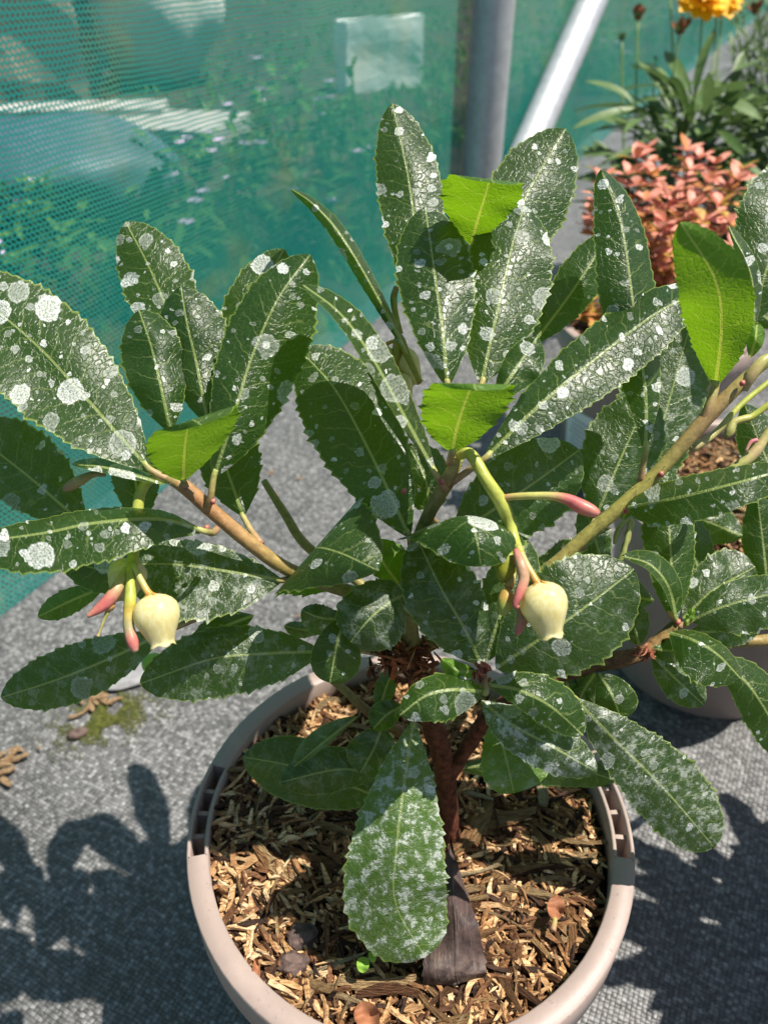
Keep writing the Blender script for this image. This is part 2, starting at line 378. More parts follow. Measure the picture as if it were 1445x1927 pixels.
RUSTLEAF = mat_simple('rust_leaf', (0.20, 0.075, 0.035), (0.40, 0.17, 0.085), 140, 0.6, 0.0006, trans=0.15)

# ------------------------------------------------------------------ ground, fabric
def sheet(name, x0, x1, y0, y1, z, nx, ny, amp, mat, freq=4.0):
    V, F = [], []
    for j in range(ny + 1):
        for i in range(nx + 1):
            x = x0 + (x1 - x0) * i / nx; y = y0 + (y1 - y0) * j / ny
            V.append((x, y, z + amp * mnoise.noise(Vector((x * freq, y * freq, 1.3)))))
    for j in range(ny):
        for i in range(nx):
            a = j * (nx + 1) + i; F.append((a, a + 1, a + nx + 2, a + nx + 1))
    return link(name, mesh(name, V, F, mat))
tag(sheet('ground', -150, 150, -150, 150, -0.012, 8, 8, 0, SOIL), kind='structure')
def netx(y): return -0.355 + 0.5 * (y - 0.519)
V, F = [], []
NYF, NXF = 150, 60
for j in range(NYF + 1):
    y = -2 + 9 * (j / NYF)
    for i in range(NXF + 1):
        x = netx(y) - 0.04 + (i / NXF) ** 1.6 * 5
        V.append((x, y, 0.0014 * mnoise.noise(Vector((x * 9, y * 9, 0))) - 0.001))
for j in range(NYF):
    for i in range(NXF):
        a = j * (NXF + 1) + i; F.append((a, a + 1, a + NXF + 2, a + NXF + 1))
tag(link('woven_ground_fabric', mesh('woven_ground_fabric', V, F, FABRIC)), kind='structure')

# ------------------------------------------------------------------ net and steel tubes
ND = Vector((0.5, 1, 0)).normalized(); NN = Vector((ND.y, -ND.x, 0))
V, F, UV = [], [], []
N0 = Vector((netx(0.519), 0.519, 0)); NA, NB = 240, 36
for i in range(NA + 1):
    a = -1.4 + 9.4 * (i / NA)
    for j in range(NB + 1):
        b = 1.5 * (j / NB)
        q = N0 + ND * a + Vector((0, 0, b)) + NN * (0.010 * mnoise.noise(Vector((a * 2.2, b * 3, 5))) + 0.012 * math.exp(-b * 30))
        V.append(q); UV.append((a, b))
for i in range(NA):
    for j in range(NB):
        k = i * (NB + 1) + j; F.append((k, k + NB + 1, k + NB + 2, k + 1))
me = mesh('shade_netting', V, F, NET); ul = me.uv_layers.new(name='m')
for l in me.loops: ul.data[l.index].uv = UV[l.vertex_index]
tag(link('shade_netting', me), 'teal green knitted shade netting stretched along the edge of the ground fabric', 'netting')

def pipe(name, a, b, r, label):
    L = (b - a); n = 40; V, F = [], []
    rings = [(a + L * (i / n), r * (1 + 0.004 * math.sin(i * 1.7)), (1, 1, 1)) for i in range(n + 1)]
    V, F, C = tube_geo(rings, 32)
    return tag(link(name, mesh(name, V, F, STEEL)), label, 'pole')
PB = P(906, 320, 1.38); PT = P(929, 0, 1.38)
post = Vector((0.1776, 1.50, 0))
pipe('steel_post', post + Vector((0, 0, -0.01)), post + Vector((0.003, 0, 1.6)), 0.0342, 'upright grey galvanised steel post in front of the teal netting')
br0 = Vector((0.223, 1.591, 0.03)); bd = Vector((0.159, 0.318, 0.222)).normalized()
pipe('steel_brace', br0, br0 + bd * 2.4, 0.033, 'slanting pale galvanised steel brace rising from the foot of the post')

# ------------------------------------------------------------------ pots
POTH = 0.17; PR = 0.1018
def lathe_geo(prof, seg, cx=0, cy=0, a0=0, a1=2 * math.pi, closed=False):
    full = abs(a1 - a0 - 2 * math.pi) < 1e-6; n = seg if full else seg + 1
    V, F = [], []; k = len(prof)
    for i in range(n):
        a = a0 + (a1 - a0) * i / seg
        for r, z in prof: V.append(Vector((cx + r * math.cos(a), cy + r * math.sin(a), z)))
    for i in range(seg):
        for j in range(k if closed else k - 1):
            p, q = i * k + j, i * k + (j + 1) % k; p2, q2 = ((i + 1) % n) * k + j, ((i + 1) % n) * k + (j + 1) % k
            F.append((p, p2, q2, q))
    if closed and not full:
        F.append(tuple(range(k))); F.append(tuple(reversed(range((n - 1) * k, n * k))))
    return V, F
def bev(r0, r1, z0, z1, b=0.0007):
    return [(r0 + b, z0), (r1 - b, z0), (r1, z0 + b), (r1, z1 - b), (r1 - b, z1), (r0 + b, z1), (r0, z1 - b), (r0, z0 + b)]
def make_pot(cx, cy, slots, label, seg=96):
    root = empty('plant_pot', (cx, cy, 0))
    wall = [(0.0, 0.006), (0.068, 0.006), (0.070, 0.0), (0.0765, 0.0), (0.0775, 0.004), (0.0900, 0.128), (0.0935, 0.129), (0.0945, 0.1365), (0.0962, 0.137), (0.0970, 0.1465),
            (0.0935, 0.1475), (0.0925, 0.1475), (0.0905, 0.14), (0.088, 0.12), (0.08, 0.03), (0.0, 0.03)]
    V, F = lathe_geo(wall, seg, cx, cy)
    tag_w = link('pot_wall', mesh('pot_wall', V, F, POT), root)
    mod = tag_w.modifiers.new('edge', 'EDGE_SPLIT'); mod.split_angle = R(35)
    def arc(name, prof, a0, a1):
        V, F = lathe_geo(prof, max(4, int(seg * (a1 - a0) / 6.283)), cx, cy, a0, a1, True)
        o = link(name, mesh(name, V, F, POT, smooth=True), root)
        md = o.modifiers.new('edge', 'EDGE_SPLIT'); md.split_angle = R(50); return o
    cuts = sorted(slots); n = len(cuts)
    for i, (a0, a1) in enumerate(cuts):
        nxt = cuts[(i + 1) % n][0] + (2 * math.pi if i == n - 1 else 0)
        arc('rim', bev(0.0922, PR, 0.1478, POTH), a1, nxt)
        arc('slot_lip', bev(0.1000, PR, 0.1478, POTH, 0.0005), a0 - .004, a1 + .004)
        arc('slot_lip', bev(0.0922, 0.0940, 0.1478, POTH, 0.0005), a0 - .004, a1 + .004)
        k = 3
        for j in range(1, k + 1):
            a = a0 + (a1 - a0) * j / (k + 1)
            arc('rib', bev(0.0938, 0.1002, 0.150, POTH - 0.004, 0.0003), a - 0.011, a + 0.011)
    return tag(root, label, 'plant pot', 'taupe plastic nursery pots')
PC = Vector((0.0119, 0.2027, 0))
def pang(px, py):
    g = G(px, py, POTH); return math.atan2(g.y - PC.y, g.x - PC.x)
aL1, aL0 = pang(360, 1612) % 6.2832, pang(405, 1440) % 6.2832
aR0, aR1 = pang(1192, 1618), pang(1135, 1430)
make_pot(PC.x, PC.y, [(aL0, aL1), (aR0 % 6.2832, aR0 % 6.2832 + (aR1 - aR0))] if aR0 >= 0 else [(aL0 , aL1), (aR0, aR1)],
         'taupe plastic nursery pot full of bark mulch under the spotted strawberry tree')
P2 = Vector((0.272, 0.467, 0)); P3 = Vector((0.287, 0.77, 0))
make_pot(P2.x, P2.y, [(2.6, 3.2), (-0.3, 0.3)], 'taupe plastic nursery pot standing behind and to the right of the front pot', 72)
make_pot(P3.x, P3.y, [(2.0, 2.6), (-0.9, -0.3)], 'taupe plastic nursery pot holding the salmon leaved shrub, white sticker on it', 72)

# mulch -----------------------------------------------------------------
PAL = [(0.10, 0.047, 0.024), (0.18, 0.085, 0.040), (0.33, 0.17, 0.075), (0.54, 0.32, 0.15), (0.68, 0.44, 0.23), (0.74, 0.54, 0.32), (0.045, 0.024, 0.016)]
def chip_geo(L, W, T, rd):
    """splintered tapering chip along x, 5 rings x 4"""
    V, F = [], []; n = 5
    bend = rd.uniform(-.18, .18) * L; tw = rd.uniform(-.5, .5)
    for i in range(n):
        s = i / (n - 1); x = (s - .5) * L; k = (0.35 + 0.65 * math.sin(math.pi * min(1, max(0, s * .8 + .1)))) * rd.uniform(.75, 1.15)
        for q, (a, b) in enumerate(((-1, -1), (1, -1), (1, 1), (-1, 1))):
            aa = a * W / 2 * k * rd.uniform(.8, 1.2); bb = b * T / 2 * k * rd.uniform(.7, 1.2); c_, s_ = math.cos(tw * s), math.sin(tw * s)
            V.append(Vector((x + rd.uniform(-.06, .06) * L * (1 if i in (0, n - 1) else .4), aa * c_ - bb * s_ + bend * (1 - (2 * s - 1) ** 2), aa * s_ + bb * c_)))
        if i:
            o = (i - 1) * 4
            for q in range(4): F.append((o + q, o + (q + 1) % 4, o + 4 + (q + 1) % 4, o + 4 + q))
    F.append((3, 2, 1, 0)); o = (n - 1) * 4; F.append((o, o + 1, o + 2, o + 3))
    return V, F
rdc = random.Random(3)
CHIPS = []
for i in range(22):
    el = rdc.choice([6, 7.5, 9, 12, 14, 4.5])
    V, F = chip_geo(1.0, 1 / el * rdc.uniform(.9, 1.3), 1 / el * rdc.uniform(.35, .6), rdc)
    # unit length, scaled by the object
    CHIPS.append(mesh('wood_chip', V, F, CHIP, smooth=False))
def mulch(c, label, nbig, nfine, seed, rad=0.0905, z0=0.1555):
    rd = random.Random(seed)
    root = empty('bark_mulch', (c.x, c.y, z0)); tag(root, label, 'mulch', 'bark mulch in the pots')
    def surf(x, y):
        r = math.hypot(x, y)
        return z0 + 0.0045 * mnoise.noise(Vector((x * 30 + seed, y * 30, 0))) + 0.006 * max(0, -x - y * .4) / rad + 0.004 * (1 - (r / rad) ** 2)
    V, F, C = [], [], []
    nr, na = 18, 48
    for i in range(nr + 1):
        for a in range(na):
            r = rad * 1.01 * i / nr; t = 6.2832 * a / na; x, y = r * math.cos(t), r * math.sin(t)
            V.append(Vector((c.x + x, c.y + y, surf(x, y) - 0.002))); C.append((0.07, 0.036, 0.02))
            if i: 
                o = (i - 1) * na; F.append((o + a, o + (a + 1) % na, o + na + (a + 1) % na, o + na + a))
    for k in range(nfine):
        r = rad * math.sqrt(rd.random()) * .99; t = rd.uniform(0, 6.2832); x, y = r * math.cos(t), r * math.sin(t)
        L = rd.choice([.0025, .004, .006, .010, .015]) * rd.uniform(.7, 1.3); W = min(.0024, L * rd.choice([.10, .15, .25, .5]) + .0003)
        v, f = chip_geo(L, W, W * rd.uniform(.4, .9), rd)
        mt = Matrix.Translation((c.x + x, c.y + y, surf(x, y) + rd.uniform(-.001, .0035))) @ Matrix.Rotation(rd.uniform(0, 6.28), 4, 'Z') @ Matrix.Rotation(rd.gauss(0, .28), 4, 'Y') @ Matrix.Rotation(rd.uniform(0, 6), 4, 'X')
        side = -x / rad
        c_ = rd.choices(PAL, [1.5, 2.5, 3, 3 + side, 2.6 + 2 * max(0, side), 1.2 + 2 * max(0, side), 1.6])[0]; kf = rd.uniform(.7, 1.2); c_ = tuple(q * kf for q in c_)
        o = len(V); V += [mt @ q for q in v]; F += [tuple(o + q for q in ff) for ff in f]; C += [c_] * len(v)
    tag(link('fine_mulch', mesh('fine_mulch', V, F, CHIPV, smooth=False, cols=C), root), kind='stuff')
    for k in range(nbig):
        r = (rad - .004) * math.sqrt(rd.random()); t = rd.uniform(0, 6.2832); x, y = r * math.cos(t), r * math.sin(t)
        o = link('wood_chip', rd.choice(CHIPS), root)
        L = rd.choice([.011, .014, .018, .024, .03, .036]) * rd.uniform(.8, 1.2)
        rot = rd.gauss(0.3, 1.0)
        if r + L * .3 > rad: rot = t + math.pi / 2; L = min(L, .018)
        o.scale = (L, L * rd.uniform(.6, 1.1), L * rd.uniform(.6, 1.1))
        o.rotation_euler = (rd.uniform(-.6, .6), rd.gauss(0, .12), rot)
        o.location = (c.x + x, c.y + y, surf(x, y) + rd.uniform(.0015, .0045))
    return surf
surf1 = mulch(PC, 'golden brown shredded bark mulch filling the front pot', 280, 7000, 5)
mulch(P2, 'brown bark mulch filling the pot behind on the right', 90, 1500, 9)
mulch(P3, 'bark mulch in the pot of the salmon leaved shrub', 25, 350, 12)

# ------------------------------------------------------------------ leaves
def leaf(parent, pts, wl, wr, zl=0.006, zr=0.006, under=False, pet=None, spots=0.6, dust=0.0, young=0.0,
         rv=None, droop=0.0, pa=0.85, pb=0.68, teeth=1.0, mat=None, name='leaf', N=84, T=15, wav=1.0, pr=0.0012):
    rd = random.Random(int(pts[0][0] * 7 + pts[-1][1] * 13))
    rows = crom(pts, N * 2)
    W3 = [P(*r) for r in rows]; acc = [0]
    for a, b in zip(W3, W3[1:]): acc.append(acc[-1] + (b - a).length)
    tot = acc[-1]; mids = []; j = 0
    for i in range(N):
        tgt = tot * i / (N - 1)
        while j < len(acc) - 2 and acc[j + 1] < tgt: j += 1
        f = (tgt - acc[j]) / max(1e-9, acc[j + 1] - acc[j]); mids.append(tuple(a + (b - a) * f for a, b in zip(rows[j], rows[j + 1])))
    sm = pa / (pa + pb); pk = (sm ** pa) * ((1 - sm) ** pb)
    nt = max(9, int(tot / 0.0041)); ph = rd.uniform(0, 6.28); ph2 = rd.uniform(0, 6.28)
    V, F, CM, ST = [], [], [], []
    for i, (x, y, d) in enumerate(mids):
        s = i / (N - 1)
        if rv: rx, ry = rv
        else:
            a = mids[max(0, i - 4)]; b = mids[min(N - 1, i + 4)]; tx, ty = b[0] - a[0], b[1] - a[1]; q = math.hypot(tx, ty) or 1
            rx, ry = -ty / q, tx / q
        w = (s ** pa) * ((1 - s) ** pb) / pk
        saw = ((s * nt) % 1.0)
        for k in range(T):
            t = -1 + 2 * k / (T - 1); at = abs(t)
            wp = wr if t > 0 else wl; zz = zr if t > 0 else zl
            e = 1.0
            if k in (0, T - 1) and .12 < s < .985: e = 1 + teeth * (0.012 + 0.115 * saw ** 1.4) * (0.8 + .4 * math.sin(i * 12.9898 + k))
            off = wp * w * t * e
            dep = d + zz * w * at ** 1.5 + wav * 0.0011 * w * at * math.sin(s * 17 + ph + (2 if t > 0 else 0)) + wav * 0.0007 * math.sin(s * 9 + ph2 + t * 2)
            p = P(x + rx * off, y + ry * off + droop * w * at ** 1.7, dep)
            V.append(p); CM.append((s * tot * 100, t * w * (wp * d / FPX) * 100)); ST.append((s, (t + 1) / 2))
    for i in range(N - 1):
        for k in range(T - 1):
            a = i * T + k
            f = (a, a + 1, a + T + 1, a + T)
            F.append(f if not under else tuple(reversed(f)))
    fm = [0] * len(F); cols = [(.4, .45, .12)] * len(V)
    if pet:
        path = [pet] if not isinstance(pet, list) else pet
        pp = path + [pts[0], mids[3]]
        rr = crom(pp, 12); c0, c1 = (.42, .22, .13), (.42, .47, .13)
        rings = [(P(*q), pr * (1.15 - .35 * (i / 11)), tuple(a + (b - a) * i / 11 for a, b in zip(c0, c1))) for i, q in enumerate(rr)]
        v, f, c = tube_geo(rings, 8); o = len(V); V += v; F += [tuple(o + q for q in ff) for ff in f]; fm += [1] * len(f); cols += c
        CM += [(0, 0)] * len(v); ST += [(0, 0)] * len(v)
    me = mesh(name, V, F, [mat or LEAF, STEM], cols=cols, fm=fm)
    u1 = me.uv_layers.new(name='cm'); u2 = me.uv_layers.new(name='st')
    vi = [0] * len(me.loops); me.loops.foreach_get('vertex_index', vi)
    u1.data.foreach_set('uv', [c for k in vi for c in CM[k]]); u2.data.foreach_set('uv', [c for k in vi for c in ST[k]])
    o = link(name, me, parent)
    o['spots'] = spots; o['dust'] = dust; o['young'] = young
    return o

tree = empty('strawberry_tree', (0.031, 0.197, 0.15))
tag(tree, 'evergreen strawberry tree with white spotted leathery leaves and cream urn flowers in the front pot', 'shrub')
RB = (0.20, 0.062, 0.035); GB = (0.28, 0.24, 0.07); OB = (0.36, 0.20, 0.07); GG = (0.36, 0.40, 0.09)
tube('trunk', tree, [(848, 1660, .378, .0052, *RB), (842, 1520, .348, .0048, *RB), (832, 1425, .330, .0046, *RB), (805, 1340, .313, .0044, *RB), (775, 1245, .299, .0048, *RB)], BARK, 40, 14, bump=.25)
tube('branch', tree, [(838, 1470, .337, .0036, *RB), (880, 1405, .330, .0033, *RB), (925, 1340, .316, .003, *RB), (1010, 1290, .312, .003, .16, .08, .04), (1110, 1253, .312, .0032, .16, .08, .04),
                      (1200, 1232, .315, .0032, .22, .12, .05), (1240, 1205, .317, .0028, .28, .17, .06), (1275, 1170, .318, .002, *GB)], BARK, 44, 12, bump=.22)
tube('branch', tree, [(775, 1250, .299, .0042, .25, .14, .06), (768, 1130, .290, .0032, *GB), (782, 1035, .283, .0026, *GB), (808, 965, .276, .0024, *GB), (845, 900, .268, .0026, .36, .28, .10), (862, 862, .265, .0018, *GG)], STEM, 50, 12, hair=120)
tube('branch', tree, [(770, 1140, .291, .0026, *GB), (640, 1108, .291, .0026, *GB), (540, 1070, .286, .0026, .34, .25, .07), (470, 1021, .281, .0027, .40, .25, .09), (400, 962, .276, .0027, .42, .22, .09), (350, 918, .272, .0026, .42, .24, .10), (315, 898, .271, .0018, .42, .35, .12)], STEM, 50, 12, hair=90)
tube('branch', tree, [(765, 1235, .31, .0024, *GB), (690, 1110, .315, .0021, *GB), (580, 1030, .318, .002, .34, .30, .08), (535, 965, .322, .0018, .34, .30, .08), (497, 905, .326, .0014, .38, .36, .1)], STEM, 34, 10, hair=20)
tube('branch', tree, [(790, 1220, .303, .0034, *GB), (930, 1140, .300, .003, *GB), (1035, 1068, .297, .0026, .33, .27, .08), (1100, 1010, .295, .0026, .34, .30, .08), (1165, 955, .292, .0027, .36, .32, .08), (1240, 885, .289, .0026, .34, .30, .08),
                      (1330, 785, .285, .0028, .36, .24, .10), (1400, 715, .282, .0024, .40, .33, .10), (1470, 655, .280, .002, .42, .45, .10)], STEM, 60, 12, hair=160)
tube('branch', tree, [(758, 1380, .345, .0026, .22, .13, .05), (700, 1345, .34, .0022, .25, .15, .06), (650, 1300, .335, .0018, *GB), (600, 1260, .33, .0014, *GB)], STEM, 24, 9)
Lf = lambda *a, **k: leaf(tree, *a, **k)
# shoot on the left
Lf([(285, 885, .270), (215, 808, .272), (150, 735, .276), (60, 640, .281), (-90, 515, .288)], 108, 92, -.010, .010, pet=(325, 906, .271), spots=.75)
Lf([(350, 720, .290), (325, 610, .294), (285, 510, .302), (237, 417, .310)], 62, 66, .004, .004, spots=.9)
Lf([(322, 815, .276), (302, 720, .277), (285, 650, .280), (262, 583, .286)], 60, 54, .008, .008, spots=.45, pet=(335, 900, .273))
Lf([(392, 800, .280), (372, 690, .282), (353, 610, .286), (341, 539, .291)], 60, 72, .008, .006, spots=.3)
Lf([(420, 760, .297), (460, 630, .301), (497, 540, .306), (535, 468, .312)], 56, 54, .005, .005, spots=.55)
Lf([(402, 900, .268), (438, 790, .266), (475, 670, .268), (525, 560, .272), (584, 479, .278)], 62, 92, .008, .012, spots=.6, pet=[(388, 962, .274), (396, 940, .270)])
Lf([(346, 906, .268), (347, 862, .252), (352, 815, .236), (360, 790, .228), (380, 800, .226)], 76, 98, .008, .004, under=True, rv=(.95, -.31), spots=.1, young=.15, pb=.3, pet=(350, 918, .268))
Lf([(315, 912, .270), (250, 893, .267), (190, 878, .267), (136, 873, .270)], 11, 16, -.004, .022, spots=.6, teeth=.5)
Lf([(458, 972, .288), (440, 920, .291), (424, 870, .296), (415, 790, .304)], 48, 66, .004, .006, spots=.2, pet=[(492, 1024, .282), (474, 1000, .285)])
Lf([(386, 1000, .262), (300, 977, .256), (180, 984, .252), (77, 1004, .252), (-75, 1024, .256)], 75, 27, -.006, .020, spots=1.0, pet=[(408, 996, .272), (400, 1003, .268)])
Lf([(165, 992, .285), (110, 945, .288), (50, 893, .293), (-70, 800, .302)], 66, 78, .004, .010, spots=.35, dust=.1)
Lf([(262, 985, .310), (256, 910, .314), (240, 835, .320)], 42, 44, .006, .006, spots=.1)
Lf([(532, 1092, .287), (430, 1075, .286), (330, 1062, .286), (222, 1062, .290)], 100, 46, -.010, .006, spots=.5, dust=.45, pet=(560, 1085, .289))  # pale residue tone here also paints the leaf's grey sheen
Lf([(198, 1104, .318), (135, 1130, .318), (72, 1161, .322)], 24, 24, .006, .006, under=True, spots=.1, pet=(290, 1085, .31))
Lf([(310, 1095, .303), (215, 1078, .303), (112, 1052, .308)], 42, 26, .003, .01, spots=.5)
Lf([(310, 1190, .300), (210, 1238, .298), (105, 1280, .298), (2, 1313, .303)], 52, 52, .004, .008, spots=.25, dust=.25, pet=(400, 1150, .298))
Lf([(608, 1226, .306), (500, 1230, .298), (400, 1240, .295), (263, 1287, .298)], 72, 56, .003, .006, spots=.35, dust=.3, pet=[(760, 1245, .303), (690, 1225, .304)])
Lf([(478, 1158, .304), (420, 1180, .302), (362, 1213, .305)], 28, 26, .004, .004, spots=.1)
# leading shoot in the middle
Lf([(805, 620, .300), (787, 470, .304), (768, 330, .312), (738, 194, .322)], 60, 58, .005, .006, spots=.5)
Lf([(905, 570, .300), (950, 455, .307), (1000, 350, .314), (1064, 242, .322)], 72, 80, .005, .006, spots=.5)
Lf([(886, 462, .294), (900, 410, .280), (914, 365, .266), (922, 338, .258), (930, 345, .254)], 82, 64, .006, .004, under=True, rv=(.98, .12), spots=.1, young=.35, pb=.32)
Lf([(842, 730, .264), (833, 620, .266), (816, 500, .275), (800, 389, .288)], 70, 70, .006, .006, spots=.8, pet=(852, 850, .265))
Lf([(905, 726, .269), (935, 590, .275), (962, 470, .283), (987, 387, .292)], 78, 84, .006, .005, spots=.65, pet=(865, 850, .266))
Lf([(932, 750, .259), (968, 698, .259), (1011, 634, .264)], 30, 42, .006, .002, spots=.55, teeth=.4)
Lf([(851, 850, .256), (862, 797, .242), (880, 745, .229), (890, 722, .222), (896, 735, .219)], 80, 82, .010, .010, under=True, rv=(1, 0.02), spots=.05, young=.45, pb=.28, pa=.7, pet=(845, 872, .262))
Lf([(768, 668, .290), (705, 550, .285), (640, 440, .285), (590, 385, .287), (547, 355, .291)], 17, 14, .004, .026, spots=.5)
Lf([(820, 892, .262), (762, 785, .255), (700, 672, .251), (640, 590, .252), (569, 535, .257)], 18, 32, -.012, .024, spots=1.0, pet=(838, 922, .268))
Lf([(908, 866, .260), (1020, 758, .262), (1150, 652, .269), (1250, 580, .276), (1334, 545, .283)], 52, 66, .016, -.004, spots=.7, pet=(845, 912, .268))
Lf([(771, 1012, .276), (727, 915, .275), (675, 810, .280), (625, 725, .288), (562, 656, .297)], 86, 78, .006, .008, spots=.5, pet=(776, 1050, .283))
Lf([(850, 1010, .283), (935, 955, .284), (1010, 905, .287), (1090, 846, .293)], 82, 80, .004, .006, spots=.45, dust=.1)
Lf([(810, 975, .292), (800, 900, .293), (768, 835, .297)], 52, 46, .006, .006, spots=.1)
Lf([(830, 992, .290), (868, 972, .264), (886, 976, .251), (898, 1018, .244), (905, 1066, .245)], 112, 112, .012, .012, rv=(-1, .02), droop=42, spots=.75, pb=.75, pet=(805, 970, .276))
Lf([(650, 1100, .298), (598, 1042, .283), (600, 1030, .266), (645, 1042, .256), (713, 1074, .251)], 118, 112, .010, .010, rv=(-.66, .75), spots=.6, pb=.78)
Lf([(752, 1100, .288), (722, 1060, .287), (706, 1015, .289)], 27, 46, .004, .004, under=True, spots=.1, young=.8, dust=.2)
Lf([(768, 1117, .280), (735, 1132, .272), (695, 1165, .269), (660, 1208, .273)], 66, 62, .006, .006, spots=.25, dust=.35, pb=.5)
Lf([(652, 1160, .282), (636, 1205, .277), (621, 1285, .281)], 50, 44, .006, .006, spots=.3, pb=.48, teeth=.3)
Lf([(650, 1165, .293), (605, 1163, .291), (567, 1148, .294)], 32, 24, .006, .004, spots=.2, dust=.3)
Lf([(604, 1185, .318), (570, 1185, .318), (535, 1178, .32)], 16, 14, .004, .004, dust=.3, spots=.1)
Lf([(907, 1253, .272), (872, 1180, .266), (830, 1108, .265), (783, 1010, .273)], 72, 66, .006, .010, spots=.55, dust=.2)
Lf([(910, 1250, .273), (937, 1170, .271), (965, 1100, .274), (990, 1015, .283)], 52, 48, .010, .004, spots=.5, dust=.15)
Lf([(932, 1258, .271), (1000, 1213, .263), (1090, 1150, .262), (1193, 1071, .268)], 102, 98, .006, .008, spots=.3, dust=.12)
Lf([(897, 1264, .269), (862, 1262, .263), (830, 1240, .266)], 20, 16, .004, .004, spots=0, young=.9, teeth=.1)
# lower leaves
Lf([(914, 1302, .263), (850, 1298, .256), (800, 1310, .252), (752, 1346, .253)], 56, 32, .002, .010, spots=.85, pet=(908, 1268, .27))
Lf([(918, 1288, .265), (980, 1300, .260), (1040, 1332, .260), (1097, 1384, .264)], 46, 36, .008, .002, spots=.6)
Lf([(905, 1318, .279), (960, 1362, .270), (1040, 1405, .267), (1123, 1453, .270)], 44, 48, .006, .004, spots=.4, dust=.85)
Lf([(930, 1350, .291), (950, 1420, .286), (967, 1493, .287)], 80, 48, .004, .004, spots=.3, dust=.3, young=.42, pb=.48)
Lf([(1078, 1312, .300), (1160, 1395, .300), (1250, 1485, .306), (1344, 1595, .316)], 70, 64, .006, .004, spots=.3, dust=.5, pet=(1030, 1285, .312), pb=.52)
Lf([(1126, 1266, .305), (1150, 1305, .303), (1169, 1354, .307)], 42, 40, .005, .005, spots=.3, pb=.48, teeth=.2)
Lf([(1120, 1266, .312), (1098, 1300, .312), (1078, 1345, .314)], 34, 34, .005, .005, spots=.2, dust=.4, pb=.5)
Lf([(1060, 1270, .314), (1072, 1300, .313), (1085, 1330, .315)], 30, 26, .005, .005, spots=.1, pb=.5)
Lf([(725, 1505, .349), (640, 1472, .346), (550, 1442, .348), (457, 1424, .357)], 66, 58, .004, .004, spots=.05, dust=.15, teeth=.35)
Lf([(722, 1460, .334), (640, 1448, .331), (528, 1472, .336)], 42, 46, .004, .004, spots=.05, dust=.25, teeth=.2)
Lf([(674, 1348, .324), (620, 1388, .320), (553, 1443, .324)], 8, 28, -.004, .010, spots=.05, dust=.2, teeth=.2)
Lf([(720, 1365, .322), (702, 1412, .315), (678, 1454, .317)], 52, 46, .004, .004, spots=.05, dust=.25, teeth=.4, pb=.5)
Lf([(758, 1328, .314), (728, 1345, .311), (702, 1372, .313)], 24, 30, .004, .004, spots=.1, teeth=.2)
Lf([(779, 1352, .301), (764, 1450, .291), (746, 1600, .286), (745, 1700, .290), (800, 1802, .298)], 96, 92, .005, .006, spots=.15, dust=.9, young=.36, pa=.95, pb=.5, pet=(790, 1300, .308))
Lf([(862, 1445, .336), (960, 1438, .339), (1060, 1440, .345), (1157, 1468, .350)], 32, 40, .004, .004, spots=.05, dust=.1, pet=(842, 1455, .335))
Lf([(712, 1345, .336), (726, 1295, .336), (744, 1252, .338)], 20, 18, .005, .005, spots=.05, pet=(706, 1362, .34))
# right-hand shoot
Lf([(1345, 728, .283), (1357, 620, .256), (1345, 525, .230), (1279, 418, .205)], 74, 62, .002, .002, under=True, spots=.05, young=.35, pet=[(1322, 795, .285), (1335, 760, .283)], pr=.0017)
Lf([(1214, 850, .285), (1214, 740, .286), (1192, 580, .284), (1168, 420, .286), (1130, 318, .294)], 60, 42, .006, .012, spots=.7, pet=[(1205, 905, .290), (1208, 880, .288)])
Lf([(1000, 650, .312), (1075, 550, .313), (1150, 435, .318)], 42, 40, .006, .006, spots=.1)
Lf([(1118, 980, .322), (1160, 880, .318), (1222, 740, .320)], 76, 66, .006, .006, spots=.4, dust=.15, pet=(1095, 1030, .30))
Lf([(1418, 625, .287), (1412, 520, .286), (1370, 424, .291)], 10, 18, .004, .016, spots=.8)
Lf([(1410, 674, .276), (1420, 640, .273), (1424, 606, .276)], 17, 17, .004, .004, under=True, spots=0, young=.6, teeth=0)
Lf([(1180, 955, .285), (1280, 935, .266), (1380, 910, .258), (1520, 872, .260)], 34, 50, .016, -.002, spots=.7, pa=.45)
Lf([(1266, 1170, .320), (1264, 1080, .321), (1258, 985, .326), (1254, 880, .332)], 50, 46, .006, .006, spots=.25)
Lf([(1273, 1168, .314), (1258, 1105, .309), (1222, 1062, .308), (1169, 1046, .311)], 12, 26, -.006, .008, spots=.2, teeth=.3)
Lf([(1284, 1164, .326), (1340, 1112, .326), (1420, 1066, .332)], 58, 40, .006, .004, spots=.1, dust=.2, pb=.5)
Lf([(1298, 1168, .317), (1370, 1138, .311), (1490, 1108, .312)], 42, 62, .008, .002, spots=.35, dust=.1, pet=(1275, 1180, .317))
Lf([(1258, 1190, .312), (1305, 1205, .299), (1350, 1232, .296), (1394, 1278, .301)], 20, 66, .012, -.002, spots=.3)
Lf([(1226, 1232, .322), (1265, 1272, .318), (1324, 1327, .319)], 36, 34, .004, .004, spots=.2, dust=.3)
Lf([(1224, 1221, .314), (1252, 1224, .311), (1288, 1226, .313)], 22, 24, .004, .004, spots=.1, young=.25, teeth=.1)
Lf([(1203, 1215, .332), (1188, 1170, .333), (1165, 1135, .336)], 30, 32, .004, .004, spots=.2, dust=.2)
Lf([(1290, 1192, .330), (1350, 1188, .330), (1430, 1182, .336)], 26, 30, .004, .004, spots=.2, dust=.4)
Lf([(1005, 1055, .320), (1050, 1058, .321), (1110, 1032, .326)], 36, 34, .004, .004, spots=.05)
Lf([(1135, 1075, .330), (1120, 1015, .331), (1098, 950, .336)], 30, 30, .004, .004, spots=.2, dust=.3)
